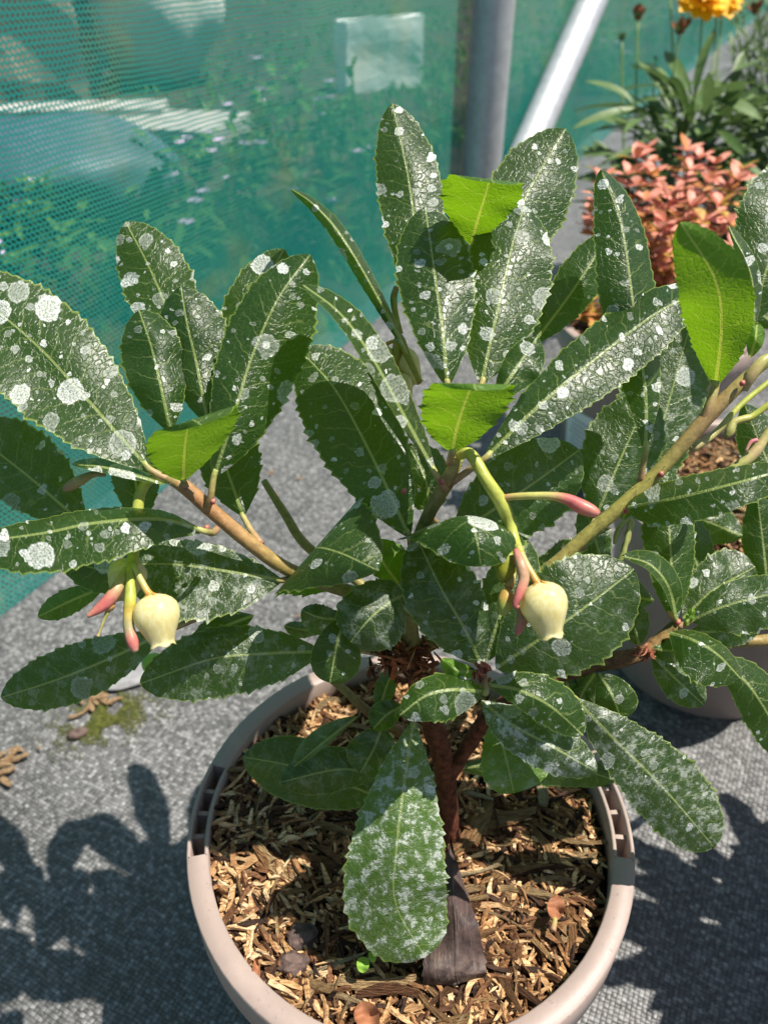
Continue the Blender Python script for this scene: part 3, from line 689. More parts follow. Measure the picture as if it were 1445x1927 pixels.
Lf([(1210, 965, .334), (1235, 925, .334), (1275, 893, .338)], 32, 34, .004, .004, spots=.2, dust=.35)  # sheen of this small leaf put in as pale colour
Lf([(1230, 1130, .345), (1150, 1115, .345), (1080, 1100, .348)], 40, 40, .004, .004, spots=.2)

# withered bud scales where the trunk ends
V, F, C = [], [], []
rd = random.Random(31)
for k in range(170):
    px, py = rd.gauss(765, 34), rd.gauss(1243, 20)
    if not (690 < px < 835 and 1195 < py < 1290): continue
    L = rd.uniform(.003, .010); v, f = chip_geo(L, L * rd.uniform(.12, .35), L * .08, rd)
    mt = Matrix.Translation(P(px, py, .297 + rd.uniform(-.008, .006))) @ Matrix.Rotation(rd.uniform(0, 6.3), 4, 'Z') @ Matrix.Rotation(rd.uniform(-1.5, 1.5), 4, 'Y') @ Matrix.Rotation(rd.uniform(0, 6), 4, 'X')
    c_ = rd.choice([(.30, .10, .04), (.18, .055, .03), (.45, .20, .09), (.10, .04, .02), (.36, .10, .03)])
    o = len(V); V += [mt @ q for q in v]; F += [tuple(o + q for q in ff) for ff in f]; C += [c_] * len(v)
tag(link('bud_scales', mesh('bud_scales', V, F, CHIPV, smooth=False, cols=C), tree), kind='stuff')
for (px, py, d) in ((905, 1268, .268), (1215, 1232, .313)):
    V, F, C = [], [], []
    for k in range(16):
        L = rd.uniform(.003, .006); v, f = chip_geo(L, L * .4, L * .12, rd)
        mt = Matrix.Translation(P(px + rd.gauss(0, 9), py + rd.gauss(0, 8), d + rd.uniform(-.003, .002))) @ Matrix.Rotation(rd.uniform(0, 6.3), 4, 'Z') @ Matrix.Rotation(rd.uniform(-1.5, 1.5), 4, 'Y')
        o = len(V); V += [mt @ q for q in v]; F += [tuple(o + q for q in ff) for ff in f]; C += [rd.choice([(.45, .14, .09), (.5, .22, .14), (.28, .09, .05)])] * len(v)
    link('bud_scales', mesh('bud_scales', V, F, CHIPV, smooth=False, cols=C), tree)

# ------------------------------------------------------------------ flower clusters
URN = [(0, .10), (.015, .28), (.06, .56), (.13, .78), (.22, .93), (.32, .995), (.42, 1.0), (.53, .94), (.65, .81), (.76, .69), (.85, .585), (.91, .525), (.945, .505), (.97, .525), (1.0, .565), (.99, .49), (.93, .42), (.80, .55), (.5, .86)]
def urn(parent, a, b, rad, name='flower', lobes=True):
    ax = (b - a); L = ax.length; ax.normalize(); e1 = ax.orthogonal().normalized(); e2 = ax.cross(e1); seg = 30; V, F = [], []
    for j, (s, r) in enumerate(URN):
        for k in range(seg):
            t = 2 * math.pi * k / seg; rr = r * rad * (1 + .018 * math.cos(5 * t) * (1 if s < .9 else 3.5)); ss = s
            if j in (13, 14, 15): ss = s + .025 * math.cos(5 * t)
            V.append(a + ax * (L * ss) + (e1 * math.cos(t) + e2 * math.sin(t)) * rr)
        if j:
            o = (j - 1) * seg
            for k in range(seg): F.append((o + k, o + seg + k, o + seg + (k + 1) % seg, o + (k + 1) % seg))
    F.append(tuple(range(seg)))
    fl = link(name, mesh(name, V, F, PETAL), parent)
    # calyx: five small lobes lying on the shoulder
    V, F, C = [], [], []
    for q in range(5):
        t0 = 2 * math.pi * q / 5; o = len(V)
        for i in range(5):
            s = i / 4; r = rad * (.10 + .42 * s); wdt = (1 - s) ** .6 * .32
            zz = L * (-.012 + .055 * s * s * 1.6)
            for g in (-1, 0, 1):
                t = t0 + g * wdt
                V.append(a + ax * (zz - .01 * L) + (e1 * math.cos(t) + e2 * math.sin(t)) * r); C.append((.62, .30, .07) if s < .5 else (.66, .42, .10))
            if i:
                for g in range(2): F.append((o + (i - 1) * 3 + g, o + (i - 1) * 3 + g + 1, o + i * 3 + g + 1, o + i * 3 + g))
    link('calyx', mesh('calyx', V, F, BUD, cols=C), parent)
    return fl
def ovoid(parent, a, b, rad, c0, c1, name='bud', blunt=.55):
    rings = []; 
    for i in range(15):
        s = i / 14; r = rad * max(.02, (math.sin(math.pi * s) ** blunt)); f = min(1, max(0, (s - .35) * 4))
        rings.append((a.lerp(b, s), r, tuple(x + (y - x) * f for x, y in zip(c0, c1))))
    V, F, C = tube_geo(rings, 16); return link(name, mesh(name, V, F, BUD, cols=C), parent)
YG = (.50, .54, .10); PK = (.66, .20, .17); PB_ = (.62, .36, .22); YL = (.62, .58, .22); OR = (.64, .36, .08)
fc = empty('flower_cluster', P(960, 1000, .25)); fc.parent = tree; fc.matrix_parent_inverse = world_of(tree).inverted()
tube('flower_stalk', fc, [(862, 858, .262, .0016, *YG), (885, 855, .258, .002, *YG), (915, 903, .255, .0021, *YG), (944, 948, .256, .0024, *YG), (958, 985, .258, .0021, *YG), (968, 1020, .256, .0020, *YG), (980, 1042, .250, .0014, *YG)], BUD, 40, 12)
tube('bract', fc, [(938, 938, .256, .0011, *PK), (975, 934, .253, .0012, .60, .52, .16), (1030, 933, .250, .0013, .60, .54, .18), (1065, 939, .249, .0018, *PK), (1095, 954, .248, .0024, *PK), (1118, 963, .247, .0018, .66, .26, .2), (1128, 964, .247, .0005, *PK)], BUD, 34, 10)
tube('pedicel', fc, [(975, 1030, .252, .0012, *YL), (990, 1062, .248, .0011, *YL), (1008, 1094, .246, .0014, *OR), (1014, 1102, .246, .0019, *OR)], BUD, 18, 9)
urn(fc, P(1014, 1095, .246), P(1037, 1199, .2455), .00755)
tube('bract', fc, [(970, 1035, .248, .001, *PK), (980, 1062, .245, .0018, *PB_), (985, 1090, .244, .0018, *PB_), (976, 1118, .243, .0015, *PK), (969, 1138, .243, .0010, *PK), (976, 1143, .243, .0006, *PK)], BUD, 24, 9)
tube('bract', fc, [(975, 1140, .252, .0008, *PB_), (982, 1165, .251, .0018, *PB_), (976, 1185, .250, .0013, *PK), (974, 1195, .250, .0005, *PK)], BUD, 16, 9)
tube('pedicel', fc, [(972, 1050, .252, .0010, *YL), (966, 1080, .251, .0011, *YL), (956, 1106, .250, .0016, *OR)], BUD, 14, 8)
ovoid(fc, P(962, 1032, .252), P(944, 1098, .251), .0035, (.30, .33, .03), (.34, .34, .03))
ovoid(fc, P(956, 1104, .249), P(945, 1160, .249), .0027, (.56, .36, .09), (.38, .44, .08))
fl = empty('flower_cluster', P(255, 1040, .265)); fl.parent = tree; fl.matrix_parent_inverse = world_of(tree).inverted()
tube('flower_stalk', fl, [(318, 903, .271, .0013, *YG), (285, 902, .272, .0016, *YG), (264, 930, .272, .0019, *YG), (258, 985, .270, .0020, *YG), (252, 1040, .264, .0020, *YG), (246, 1090, .259, .0017, *YG), (242, 1128, .257, .0013, *YG)], BUD, 36, 11)
tube('bract', fl, [(238, 1070, .261, .001, *YG), (222, 1105, .257, .0021, .58, .42, .2), (205, 1130, .255, .0022, *PK), (185, 1147, .254, .0016, *PK), (165, 1160, .253, .0006, .66, .3, .2)], BUD, 24, 10)
tube('bract', fl, [(246, 1085, .259, .0012, *YG), (246, 1125, .256, .0020, *YG), (243, 1150, .255, .0018, .62, .46, .1), (243, 1180, .254, .0018, .45, .40, .2), (250, 1208, .253, .0020, *PK), (256, 1226, .253, .0010, .66, .34, .25)], BUD, 26, 10)
tube('pedicel', fl, [(250, 1060, .260, .001, *YG), (266, 1092, .258, .0011, *YL), (280, 1116, .257, .0013, *OR), (290, 1126, .257, .0020, *OR)], BUD, 16, 9)
urn(fl, P(287, 1118, .257), P(307, 1216, .256), .00755)
urn(fl, P(252, 1052, .268), P(224, 1128, .266), .0066)
urn(fl, P(238, 1070, .272), P(236, 1130, .272), .0060)
ovoid(fl, P(208, 1126, .256), P(203, 1152, .256), .0021, (.6, .34, .12), (.58, .36, .14), 'calyx')
tube('style', fl, [(204, 1150, .256, .0009, .5, .48, .14), (196, 1168, .256, .0005, .6, .55, .2), (188, 1190, .256, .0004, .6, .5, .2), (185, 1197, .256, .0007, .55, .4, .2)], BUD, 12, 7)
tube('bract', fl, [(200, 893, .282, .0008, .42, .3, .12), (175, 893, .281, .0012, .45, .36, .14), (150, 905, .280, .0020, .5, .4, .16), (128, 917, .280, .0017, .45, .3, .14), (120, 923, .280, .0006, .4, .25, .12)], BUD, 18, 9)
fb = empty('flower_cluster', P(745, 660, .31)); fb.parent = tree; fb.matrix_parent_inverse = world_of(tree).inverted()
OLV = (.40, .34, .06)
tube('flower_stalk', fb, [(790, 720, .30, .001, *OLV), (765, 665, .305, .0015, *OLV), (752, 636, .308, .0018, *OLV), (748, 660, .308, .0022, *OLV), (742, 690, .308, .0013, *OLV), (740, 706, .308, .0016, *OLV)], BUD, 24, 9)
tube('pedicel', fb, [(750, 640, .308, .0009, *OR), (732, 645, .309, .0008, *OR), (718, 656, .310, .0014, *OR)], BUD, 12, 8)
urn(fb, P(714, 650, .311), P(722, 715, .311), .0062)
urn(fb, P(742, 704, .309), P(764, 760, .308), .0056)
urn(fb, P(752, 655, .312), P(785, 722, .312), .0050)
urn(fb, P(700, 670, .318), P(685, 715, .318), .0050)
tube('bract', fb, [(756, 628, .306, .0006, .36, .36, .1), (744, 590, .304, .0012, .40, .42, .10), (741, 560, .303, .0014, .4, .4, .12), (746, 540, .303, .0011, .36, .22, .12)], BUD, 14, 8)
fr = empty('flower_cluster', P(1400, 790, .295)); fr.parent = tree; fr.matrix_parent_inverse = world_of(tree).inverted()
tube('flower_stalk', fr, [(1480, 735, .298, .0014, *YG), (1420, 780, .300, .0013, *YG), (1400, 788, .300, .0015, .52, .5, .14), (1380, 795, .300, .0015, .5, .48, .16), (1372, 812, .300, .0019, .42, .42, .14), (1366, 822, .300, .0012, .4, .4, .12)], BUD, 26, 9)
tube('flower_stalk', fr, [(1470, 770, .296, .0015, *YG), (1440, 820, .297, .0017, .52, .48, .18), (1420, 850, .297, .0022, .54, .42, .2), (1395, 872, .297, .0021, .44, .44, .15), (1372, 884, .297, .0014, .40, .42, .12)], BUD, 22, 9)
tube('flower_stalk', fr, [(1300, 845, .294, .0017, .52, .44, .2), (1345, 815, .296, .0013, .5, .46, .16), (1395, 760, .298, .0011, *YG), (1470, 700, .30, .0011, *YG)], BUD, 20, 9)
tube('bract', fr, [(1400, 735, .282, .0012, .5, .4, .2), (1410, 710, .280, .0022, .55, .42, .2), (1432, 682, .279, .0020, .52, .48, .16), (1455, 665, .279, .0008, .5, .5, .14)], BUD, 16, 9)
tube('bract', fr, [(1402, 850, .293, .0005, .6, .4, .3), (1412, 832, .293, .0008, .64, .25, .25), (1424, 828, .293, .0009, .6, .2, .24)], BUD, 10, 7)
for (x, y) in ((1163, 990), (1178, 1010), (1170, 1035), (1185, 985)):
    tube('bract', fr, [(1185, 975, .315, .0005, .40, .42, .14), (x + 4, y, .316, .0011, .42, .44, .16), (x - 4, y + 18, .317, .0012, .42, .44, .16), (x - 8, y + 34, .317, .0006, .45, .42, .16)], BUD, 12, 7)
# red leaf scars at the nodes
for (x, y, d) in ((760, 925, .267), (832, 908, .262), (389, 994, .268), (1243, 893, .286), (375, 998, .264), (1275, 1172, .315), (1178, 962, .288), (401, 945, .268), (1396, 722, .278)):
    ovoid(tree, P(x - 4, y + 5, d), P(x + 4, y - 7, d), .0010, (.5, .09, .10), (.55, .22, .16), 'axil_bud', .8)
tube('axil_bud', tree, [(1278, 1172, .316, .0009, .42, .36, .14), (1262, 1158, .315, .0014, .46, .28, .14), (1256, 1150, .315, .0005, .5, .3, .16)], BUD, 10, 8)
Lf([(1290, 1180, .316), (1298, 1160, .314), (1304, 1143, .315)], 8, 8, .002, .002, spots=0, young=.9, teeth=0)

# ------------------------------------------------------------------ second strawberry tree, in the pot behind
tree2 = empty('strawberry_tree', (P2.x, P2.y, 0.15))
tag(tree2, 'strawberry tree with dark leaves growing in the pot behind, mostly past the right edge', 'shrub')
tube('trunk', tree2, [(P2.x, P2.y, .14, .005, *RB), (P2.x + .004, P2.y - .01, .22, .0045, *RB), (P2.x + .01, P2.y - .02, .30, .0034, *RB), (P2.x + .03, P2.y - .03, .40, .0026, *GB)], BARK, 24, 12, pixel=False)
tube('branch', tree2, [(1230, 1225, .36, .0012, *GB), (1345, 1212, .350, .0022, .33, .24, .08), (1445, 1204, .345, .0026, .33, .24, .08), (1560, 1190, .40, .003, *GB), (1640, 1160, .46, .003, *GB)], STEM, 30, 10, hair=20)
def Lf2(*a, **k): return leaf(tree2, *a, **k)
Lf2([(1170, 980, .348), (1235, 830, .346), (1300, 605, .352)], 92, 66, .006, .006, spots=.4, dust=.3)  # grey sheen painted in together with the residue
Lf2([(1412, 610, .330), (1438, 520, .326), (1470, 400, .330), (1500, 290, .336)], 78, 76, .006, .006, spots=.35, pet=(1405, 640, .335))
Lf2([(1330, 1235, .334), (1395, 1275, .330), (1445, 1345, .330), (1490, 1440, .334)], 46, 44, .010, .004, spots=.3, pet=(1310, 1215, .352))
Lf2([(1446, 1130, .338), (1436, 1030, .333), (1424, 930, .334)], 38, 42, .006, .006, spots=.1)
Lf2([(1500, 1000, .345), (1440, 860, .345), (1400, 760, .35)], 45, 45, .006, .006, spots=.2)
Lf2([(1330, 1100, .37), (1290, 1020, .372), (1255, 960, .376)], 45, 45, .006, .006, spots=.1)
Lf2([(1400, 1010, .385), (1340, 985, .386), (1290, 965, .39)], 36, 36, .006, .006, spots=.1)
Lf2([(1470, 620, .37), (1400, 560, .372), (1360, 480, .38)], 40, 40, .006, .006, spots=.2)
# third strawberry tree, added unseen past the frame to shade the fabric lower right
P4 = Vector((0.385, 0.215, 0))
make_pot(P4.x, P4.y, [(2.6, 3.2), (-0.3, 0.3)], 'taupe plastic nursery pot added out of view for the strawberry tree that shades the fabric', 48)
mulch(P4, 'brown bark mulch in the added pot out of view on the right', 20, 300, 15)
shade_tree = empty('strawberry_tree', (P4.x, P4.y, 0.15))
tag(shade_tree, 'strawberry tree added out of view on the right to shade the fabric', 'shrub')
tube('trunk', shade_tree, [(P4.x, P4.y, .14, .005, *RB), (P4.x - .01, P4.y + .004, .22, .0045, *RB), (P4.x, P4.y, .29, .0036, *GB), (P4.x + .01, P4.y, .36, .0024, *GB)], BARK, 24, 12, pixel=False)
def px(p):
    q = p - Vector((0, 0, CAMZ)); d = q.y * CP - q.z * SP; return (722.5 + FPX * q.x / d, 963.5 - FPX * (q.y * SP + q.z * CP) / d, d)
for k in range(90):
    a = rd.uniform(0, 6.283); z = rd.uniform(.22, .36); st_ = Vector((P4.x, P4.y, z - .02)); out = Vector((math.cos(a), math.sin(a), 0))
    b = st_ + out * rd.uniform(.012, .055) + Vector((0, 0, .02)); dr = (out + Vector((0, 0, rd.uniform(-.2, .7)))).normalized(); tip = b + dr * rd.uniform(.06, .08)
    A, B = px(b), px(tip)
    if min(A[0], B[0]) < 1500 or min(A[2], B[2]) < .12: continue
    md = tuple((p + q) / 2 for p, q in zip(A, B)); wd = .014 * FPX / md[2]
    leaf(shade_tree, [A, (md[0], md[1] - 12, md[2]), B], wd, wd, .006, .006, spots=.4, N=40, T=9, pet=px(st_))

# ------------------------------------------------------------------ things lying in the front pot
def MD(x, y, z=.168): return (z - CAMZ) / ray(x, y).z
def free_leaf(name, pts, wl, wr, mat, label, **k):
    o = leaf(None, pts, wl, wr, mat=mat, name=name, **k); return tag(o, label, 'leaf')
free_leaf('dead_leaf', [(848, 1570, .336), (850, 1650, .326), (856, 1740, .312), (858, 1825, .304), (862, 1852, .309)], 56, 62, WITHER, 'long withered dark brown leaf leaning from the trunk down onto the mulch', pa=1.25, pb=.16, teeth=.9, zl=.006, zr=.006, wav=2.6)
free_leaf('fallen_leaf', [(1043, 1735, MD(1043, 1735)), (1046, 1710, MD(1046, 1710)), (1047, 1683, MD(1047, 1683))], 17, 17, RUSTLEAF, 'small rusty oval leaf stalk down on the mulch by the right rim', teeth=0, zl=-.002, zr=-.002, N=24, T=7, pet=(1040, 1752, MD(1040, 1752)))
free_leaf('fallen_leaf', [(708, 1805, MD(708, 1805)), (715, 1770, MD(715, 1770)), (722, 1742, MD(722, 1742))], 12, 12, RUSTLEAF, 'narrow rusty leaf on the mulch beside the green seedling', teeth=0, zl=-.003, zr=-.003, N=24, T=7)
free_leaf('fallen_leaf', [(705, 1945, MD(705, 1945)), (692, 1915, MD(692, 1915)), (680, 1884, MD(680, 1884))], 24, 24, RUSTLEAF, 'broad salmon orange leaf lying at the front of the mulch', teeth=0, zl=-.003, zr=-.003, N=24, T=7)
free_leaf('fallen_leaf', [(480, 1870, MD(480, 1870)), (482, 1835, MD(482, 1835)), (482, 1802, MD(482, 1802))], 7, 8, RUSTLEAF, 'slim dark red leaf lying against the left rim', teeth=0, zl=-.001, zr=-.001, N=24, T=7)
free_leaf('fallen_leaf', [(403, 1728, MD(403, 1728)), (400, 1715, MD(400, 1715)), (396, 1702, MD(396, 1702))], 5, 7, RUSTLEAF, 'tiny bright red leaf scrap tucked beside the left rim', teeth=0, zl=-.001, zr=-.001, N=18, T=7)
SEED = mat_simple('seedling_green', (0.22, 0.42, 0.05), (0.30, 0.50, 0.08), 120, 0.45, 0.0003, trans=.3)
sl = empty('seedling', G(698, 1795, .160)); tag(sl, 'tiny seedling with round bright green leaves sprouting from the mulch', 'seedling')
for (a, b, wd) in (((692, 1775), (692, 1743), 13), ((684, 1800), (682, 1831), 12), ((698, 1790), (703, 1812), 7)):
    leaf(sl, [(*a, MD(*a, .174)), ((a[0] + b[0]) / 2, (a[1] + b[1]) / 2, MD((a[0] + b[0]) / 2, (a[1] + b[1]) / 2, .176)), (*b, MD(*b, .174))], wd, wd, -.001, -.001, mat=SEED, teeth=0, N=20, T=7, pa=.5, pb=.5, wav=.2, name='seed_leaf')
tube('stem', sl, [(696, 1802, MD(696, 1802, .158), .0004, .3, .4, .1), (694, 1788, MD(694, 1788, .167), .0004, .35, .45, .1), (692, 1775, MD(692, 1775, .174), .0004, .4, .5, .1)], BUD, 8, 6)
for i, (px_, py_, d_, L_, lab) in enumerate(((572, 1762, 0, .012, 'grey brown nugget of bark beside a pale splinter'), (552, 1812, 0, .011, 'dark charcoal lump of bark on the left of the mulch'))):
    V, F = [], []
    g = G(px_, py_, surf1(*(G(px_, py_, .16) - PC).xy) + .003)
    bm = bmesh.new(); bmesh.ops.create_icosphere(bm, subdivisions=3, radius=1)
    for v in bm.verts:
        v.co = v.co * (1 + .35 * mnoise.noise(v.co * 1.7 + Vector((i * 5, 0, 0)))) ; v.co = g + Vector((v.co.x * L_ * .55, v.co.y * L_ * .42, v.co.z * L_ * .3))
    me = bpy.data.meshes.new('bark_nugget'); bm.to_mesh(me); bm.free(); me.materials.append(DEADLEAF)
    tag(link('bark_nugget', me), lab, 'bark')

# ------------------------------------------------------------------ things on the fabric at the left
MOSS = mat_simple('moss', (0.045, 0.06, 0.012), (0.13, 0.14, 0.03), 180, 0.95, 0.002)
STONE = mat_simple('grey_stone', (0.16, 0.16, 0.165), (0.26, 0.26, 0.27), 90, 0.5, 0.001)
V, F, C = [], [], []
for k in range(5000):
    px_ = rd.gauss(200, 46); py_ = rd.gauss(1352, 24) - (px_ - 195) * .28
    if mnoise.noise(Vector((px_ * .03, py_ * .03, 2))) < -.12: continue
    g = G(px_, py_, .0); h = rd.uniform(.0008, .003); a = rd.uniform(0, 6.28); o = len(V); s = rd.uniform(.0003, .0007)
    V += [g + Vector((math.cos(a) * s, math.sin(a) * s, 0)), g - Vector((math.cos(a) * s, math.sin(a) * s, 0)), g + Vector((rd.uniform(-.001, .001), rd.uniform(-.001, .001), h)),
          g + Vector((-math.sin(a) * s, math.cos(a) * s, 0))]
    F += [(o, o + 1, o + 2), (o + 1, o + 3, o + 2), (o + 3, o, o + 2)]
tag(link('moss', mesh('moss', V, F, MOSS)), 'olive green patch of moss on the fabric left of the front pot', 'moss', kind='stuff')
def pebble(name, px_, py_, sx, sy, sz, mat, label, cat, rot=0, seed=0):
    g = G(px_, py_, 0); bm = bmesh.new(); bmesh.ops.create_icosphere(bm, subdivisions=4, radius=1)
    mt = Matrix.Translation(g + Vector((0, 0, sz * .8))) @ Matrix.Rotation(rot, 4, 'Z') @ Matrix.Diagonal((sx, sy, sz, 1))
    for v in bm.verts: v.co = mt @ (v.co * (1 + .10 * mnoise.noise(v.co * 1.6 + Vector((seed, 0, 0))) + .03 * mnoise.noise(v.co * 6)))
    me = bpy.data.meshes.new(name); bm.to_mesh(me); bm.free(); me.materials.append(mat)
    me.polygons.foreach_set('use_smooth', [True] * len(me.polygons))
    return tag(link(name, me), label, cat)
pebble('flat_stone', 236, 1265, .028, .021, .004, STONE, 'flat smooth grey stone on the fabric among moss and bark bits', 'stone', .3)
pebble('pebble', 148, 1383, .008, .005, .003, DEADLEAF, 'small dark pebble at the edge of the moss patch', 'stone', .4, 3)
TANCHIP = mat_simple('tan_chip', (0.26, 0.14, 0.07), (0.58, 0.40, 0.22), 7, 0.85, 0.05, rand=.35)
for me_ in CHIPS[:8]: pass
TCH = []
for i in range(6):
    V, F = chip_geo(1.0, .30 * rdc.uniform(.7, 1.3), .13, rdc); TCH.append(mesh('wood_chip', V, F, TANCHIP, smooth=False))
for (px_, py_, L, lab) in [(146, 1318, .014, 0), (142, 1345, .012, 0), (163, 1332, .013, 0), (176, 1302, .012, 0), (186, 1312, .016, 0), (194, 1308, .013, 0), (200, 1320, .012, 0), (216, 1318, .014, 0), (172, 1330, .012, 0), (181, 1320, .01, 0),
                           (14, 1432, .018, 1), (22, 1420, .016, 1), (38, 1424, .014, 1), (8, 1452, .016, 1), (12, 1470, .013, 1), (4, 1442, .016, 1), (30, 1412, .012, 1), (-4, 1425, .014, 1),
                           (72, 1407, .006, 2), (565, 900, .008, 3), (510, 888, .012, 3), (520, 930, .007, 3), (560, 1158, .008, 4), (33, 1583, .004, 5), (585, 720, .009, 3), (690, 700, .012, 3)]:
    o = link('wood_chip', rd.choice(TCH)); g = G(px_, py_, .003)
    o.location = g; o.scale = (L, L, L); o.rotation_euler = (rd.uniform(-.4, .4), rd.uniform(-.25, .25), rd.uniform(0, 6.28))
    labs = ['tan bark chip lying on the moss patch beside the flat stone', 'tan bark chip in the small heap at the far left of the fabric', 'lone little bark chip between the moss and the chip heap', 'stray tan bark scrap on the fabric behind the plant',
            'small tan bark scrap on the fabric behind the left shoot', 'tiny pale crumb of bark alone on the shaded fabric']
    tag(o, labs[lab], 'bark chip', 'bark chips ' + ('on the moss', 'heaped at the left', 'alone by the moss', 'behind the plant', 'under the left shoot', 'on shaded fabric')[lab])
yb = leaf(None, [(270, 1262, .43), (283, 1245, .425), (305, 1233, .425)], 14, 12, mat=SEED, name='fallen_leaf', teeth=.2, N=20, T=7)
tag(yb, 'fallen yellow green leaf beside the flat grey stone', 'leaf')

# ------------------------------------------------------------------ salmon shrub
SAL = []
for i, (c1, c2) in enumerate((((.70, .25, .18), (.84, .40, .30)), ((.52, .20, .07), (.60, .30, .10)), ((.42, .24, .05), (.52, .36, .07)), ((.30, .10, .05), (.42, .14, .08)))):
    SAL.append(mat_simple('salmon_leaf_%s' % 'abcd'[i], c1, c2, 160, .5, .0003, trans=.25, rand=.5))
def blade(L, W, mat, cup=.12, n=6, name='leaf', arch=.15, pa=.8, pb=.6):
    V, F = [], []; sm = pa / (pa + pb); pk = sm ** pa * (1 - sm) ** pb
    for i in range(n + 1):
        s = i / n; w_ = max(.04, s ** pa * (1 - s) ** pb / pk) * W / 2
        for t in (-1, 0, 1): V.append((s * L, t * w_, -arch * L * s * s + cup * W * abs(t)))
        if i:
            o = (i - 1) * 3; F += [(o, o + 3, o + 4, o + 1), (o + 1, o + 4, o + 5, o + 2)]
    return mesh(name, V, F, mat)
SALM = [blade(.0185, .0088, m_, arch=.22) for m_ in SAL]
TWIG = mat_simple('twig', (.12, .05, .03), (.22, .10, .05), 200, .7, .0005)
sh = empty('salmon_shrub', (P3.x, P3.y, .15)); tag(sh, 'small shrub with salmon orange young leaves in the pot behind', 'shrub')
cnt = 0; V2, F2, C2 = [], [], []
rds = random.Random(21)
shoots = []
for (x, y, d) in [(1195, 300, .80), (1215, 285, .82), (1180, 330, .78), (1225, 330, .80), (1290, 285, .84), (1315, 300, .82), (1345, 310, .80), (1395, 320, .80), (1385, 340, .78), (1330, 345, .76), (1295, 320, .78), (1130, 340, .80), (1125, 370, .76), (1130, 420, .80), (1240, 440, .70), (1250, 420, .70), (1215, 380, .74), (1255, 370, .75),
                  (1300, 390, .72), (1350, 390, .74), (1280, 360, .76), (1320, 420, .72), (1370, 420, .74), (1230, 480, .72), (1250, 510, .74), (1210, 450, .76), (1240, 540, .76), (1105, 430, .84), (1110, 400, .82), (1260, 460, .80), (1300, 450, .80), (1340, 450, .80), (1360, 360, .82), (1225, 560, .78), (1270, 560, .78), (1085, 570, .72), (1075, 590, .72), (1100, 600, .74), (1310, 500, .80), (1380, 470, .82), (1170, 420, .84), (1150, 480, .82), (1190, 520, .8)]:
    shoots.append((P(x, y, d), y))
for (tip, y) in shoots:
    base = Vector((P3.x + rds.uniform(-.03, .03), P3.y + rds.uniform(-.03, .03), .15)); n = 10
    rings = [(base.lerp(tip, i / n) + Vector((0, 0, .02 * math.sin(math.pi * i / n))), .0012 - .0006 * i / n, (1, 1, 1)) for i in range(n + 1)]
    V, F, C = tube_geo(rings, 6); link('twig', mesh('twig', V, F, TWIG), sh)
    dirn = (tip - base).normalized()
    for lv in range(5):
        c0 = tip - dirn * (.012 * lv)
        for q in range(3 if lv > 1 else 6):
            a = q * 1.57 + lv * .8 + rds.uniform(-.3, .3); el = .75 - .22 * lv if lv else rds.uniform(.3, 1.1)
            mi = (0 if lv < 2 else 1) if rds.random() < .68 else rds.choice([1, 2, 2, 3])
            if y > 520: mi = rds.choice([1, 2, 2])
            sc = rds.uniform(.7, 1.15)
            e = Matrix.Translation(c0) @ Matrix.Rotation(a, 4, 'Z') @ Matrix.Rotation(-el, 4, 'Y') @ Matrix.Rotation(rds.uniform(-.4, .4), 4, 'X') @ Matrix.Scale(sc, 4)
            if lv < 2 and cnt < 290:
                o = link('leaf', SALM[mi], sh); o.matrix_basis = e; cnt += 1
            else:
                me_ = SALM[mi]; o = len(V2); V2 += [e @ v.co for v in me_.vertices]; F2 += [(tuple(o + k for k in p_.vertices), mi) for p_ in me_.polygons]
tag(link('inner_foliage', mesh('inner_foliage', V2, [f for f, _ in F2], SAL, fm=[m_ for _, m_ in F2]), sh), kind='stuff')
# sticker on its pot
PAPER = mat_simple('white_paper', (0.78, 0.79, 0.80), (0.84, 0.85, 0.86), 40, 0.5, 0.0002); INK = mat_simple('grey_print', (0.30, 0.33, 0.37), (0.36, 0.38, 0.42), 40, 0.6, 0.0001)
def potpatch(a0, a1, z0, z1, dr):
    V, F = [], []; n = 10
    for i in range(n + 1):
        a = a0 + (a1 - a0) * i / n
        for z in (z0, z1):
            r = .0775 + (.0900 - .0775) * (z - .004) / .124 + dr; V.append((P3.x + r * math.cos(a), P3.y + r * math.sin(a), z))
        if i: F.append((2 * i - 2, 2 * i, 2 * i + 1, 2 * i - 1))
    return V, F
g = P(1085, 810, .85) - P3; a_c = math.atan2(g.y, g.x); a_c = math.atan2(-.62, -.78) - .12
V, F = potpatch(a_c - .36, a_c + .30, .028, .085, .0009)
stk = tag(link('label_sticker', mesh('label_sticker', V, F, PAPER)), 'white paper sticker with faint grey print on the shrub pot', 'label')
for i in range(7):
    V, F = potpatch(a_c - .26 + .03 * (i % 3), a_c + .20 - .05 * (i % 2), .036 + i * .006, .0378 + i * .006, .0013); link('printed_line', mesh('printed_line', V, F, INK), stk)

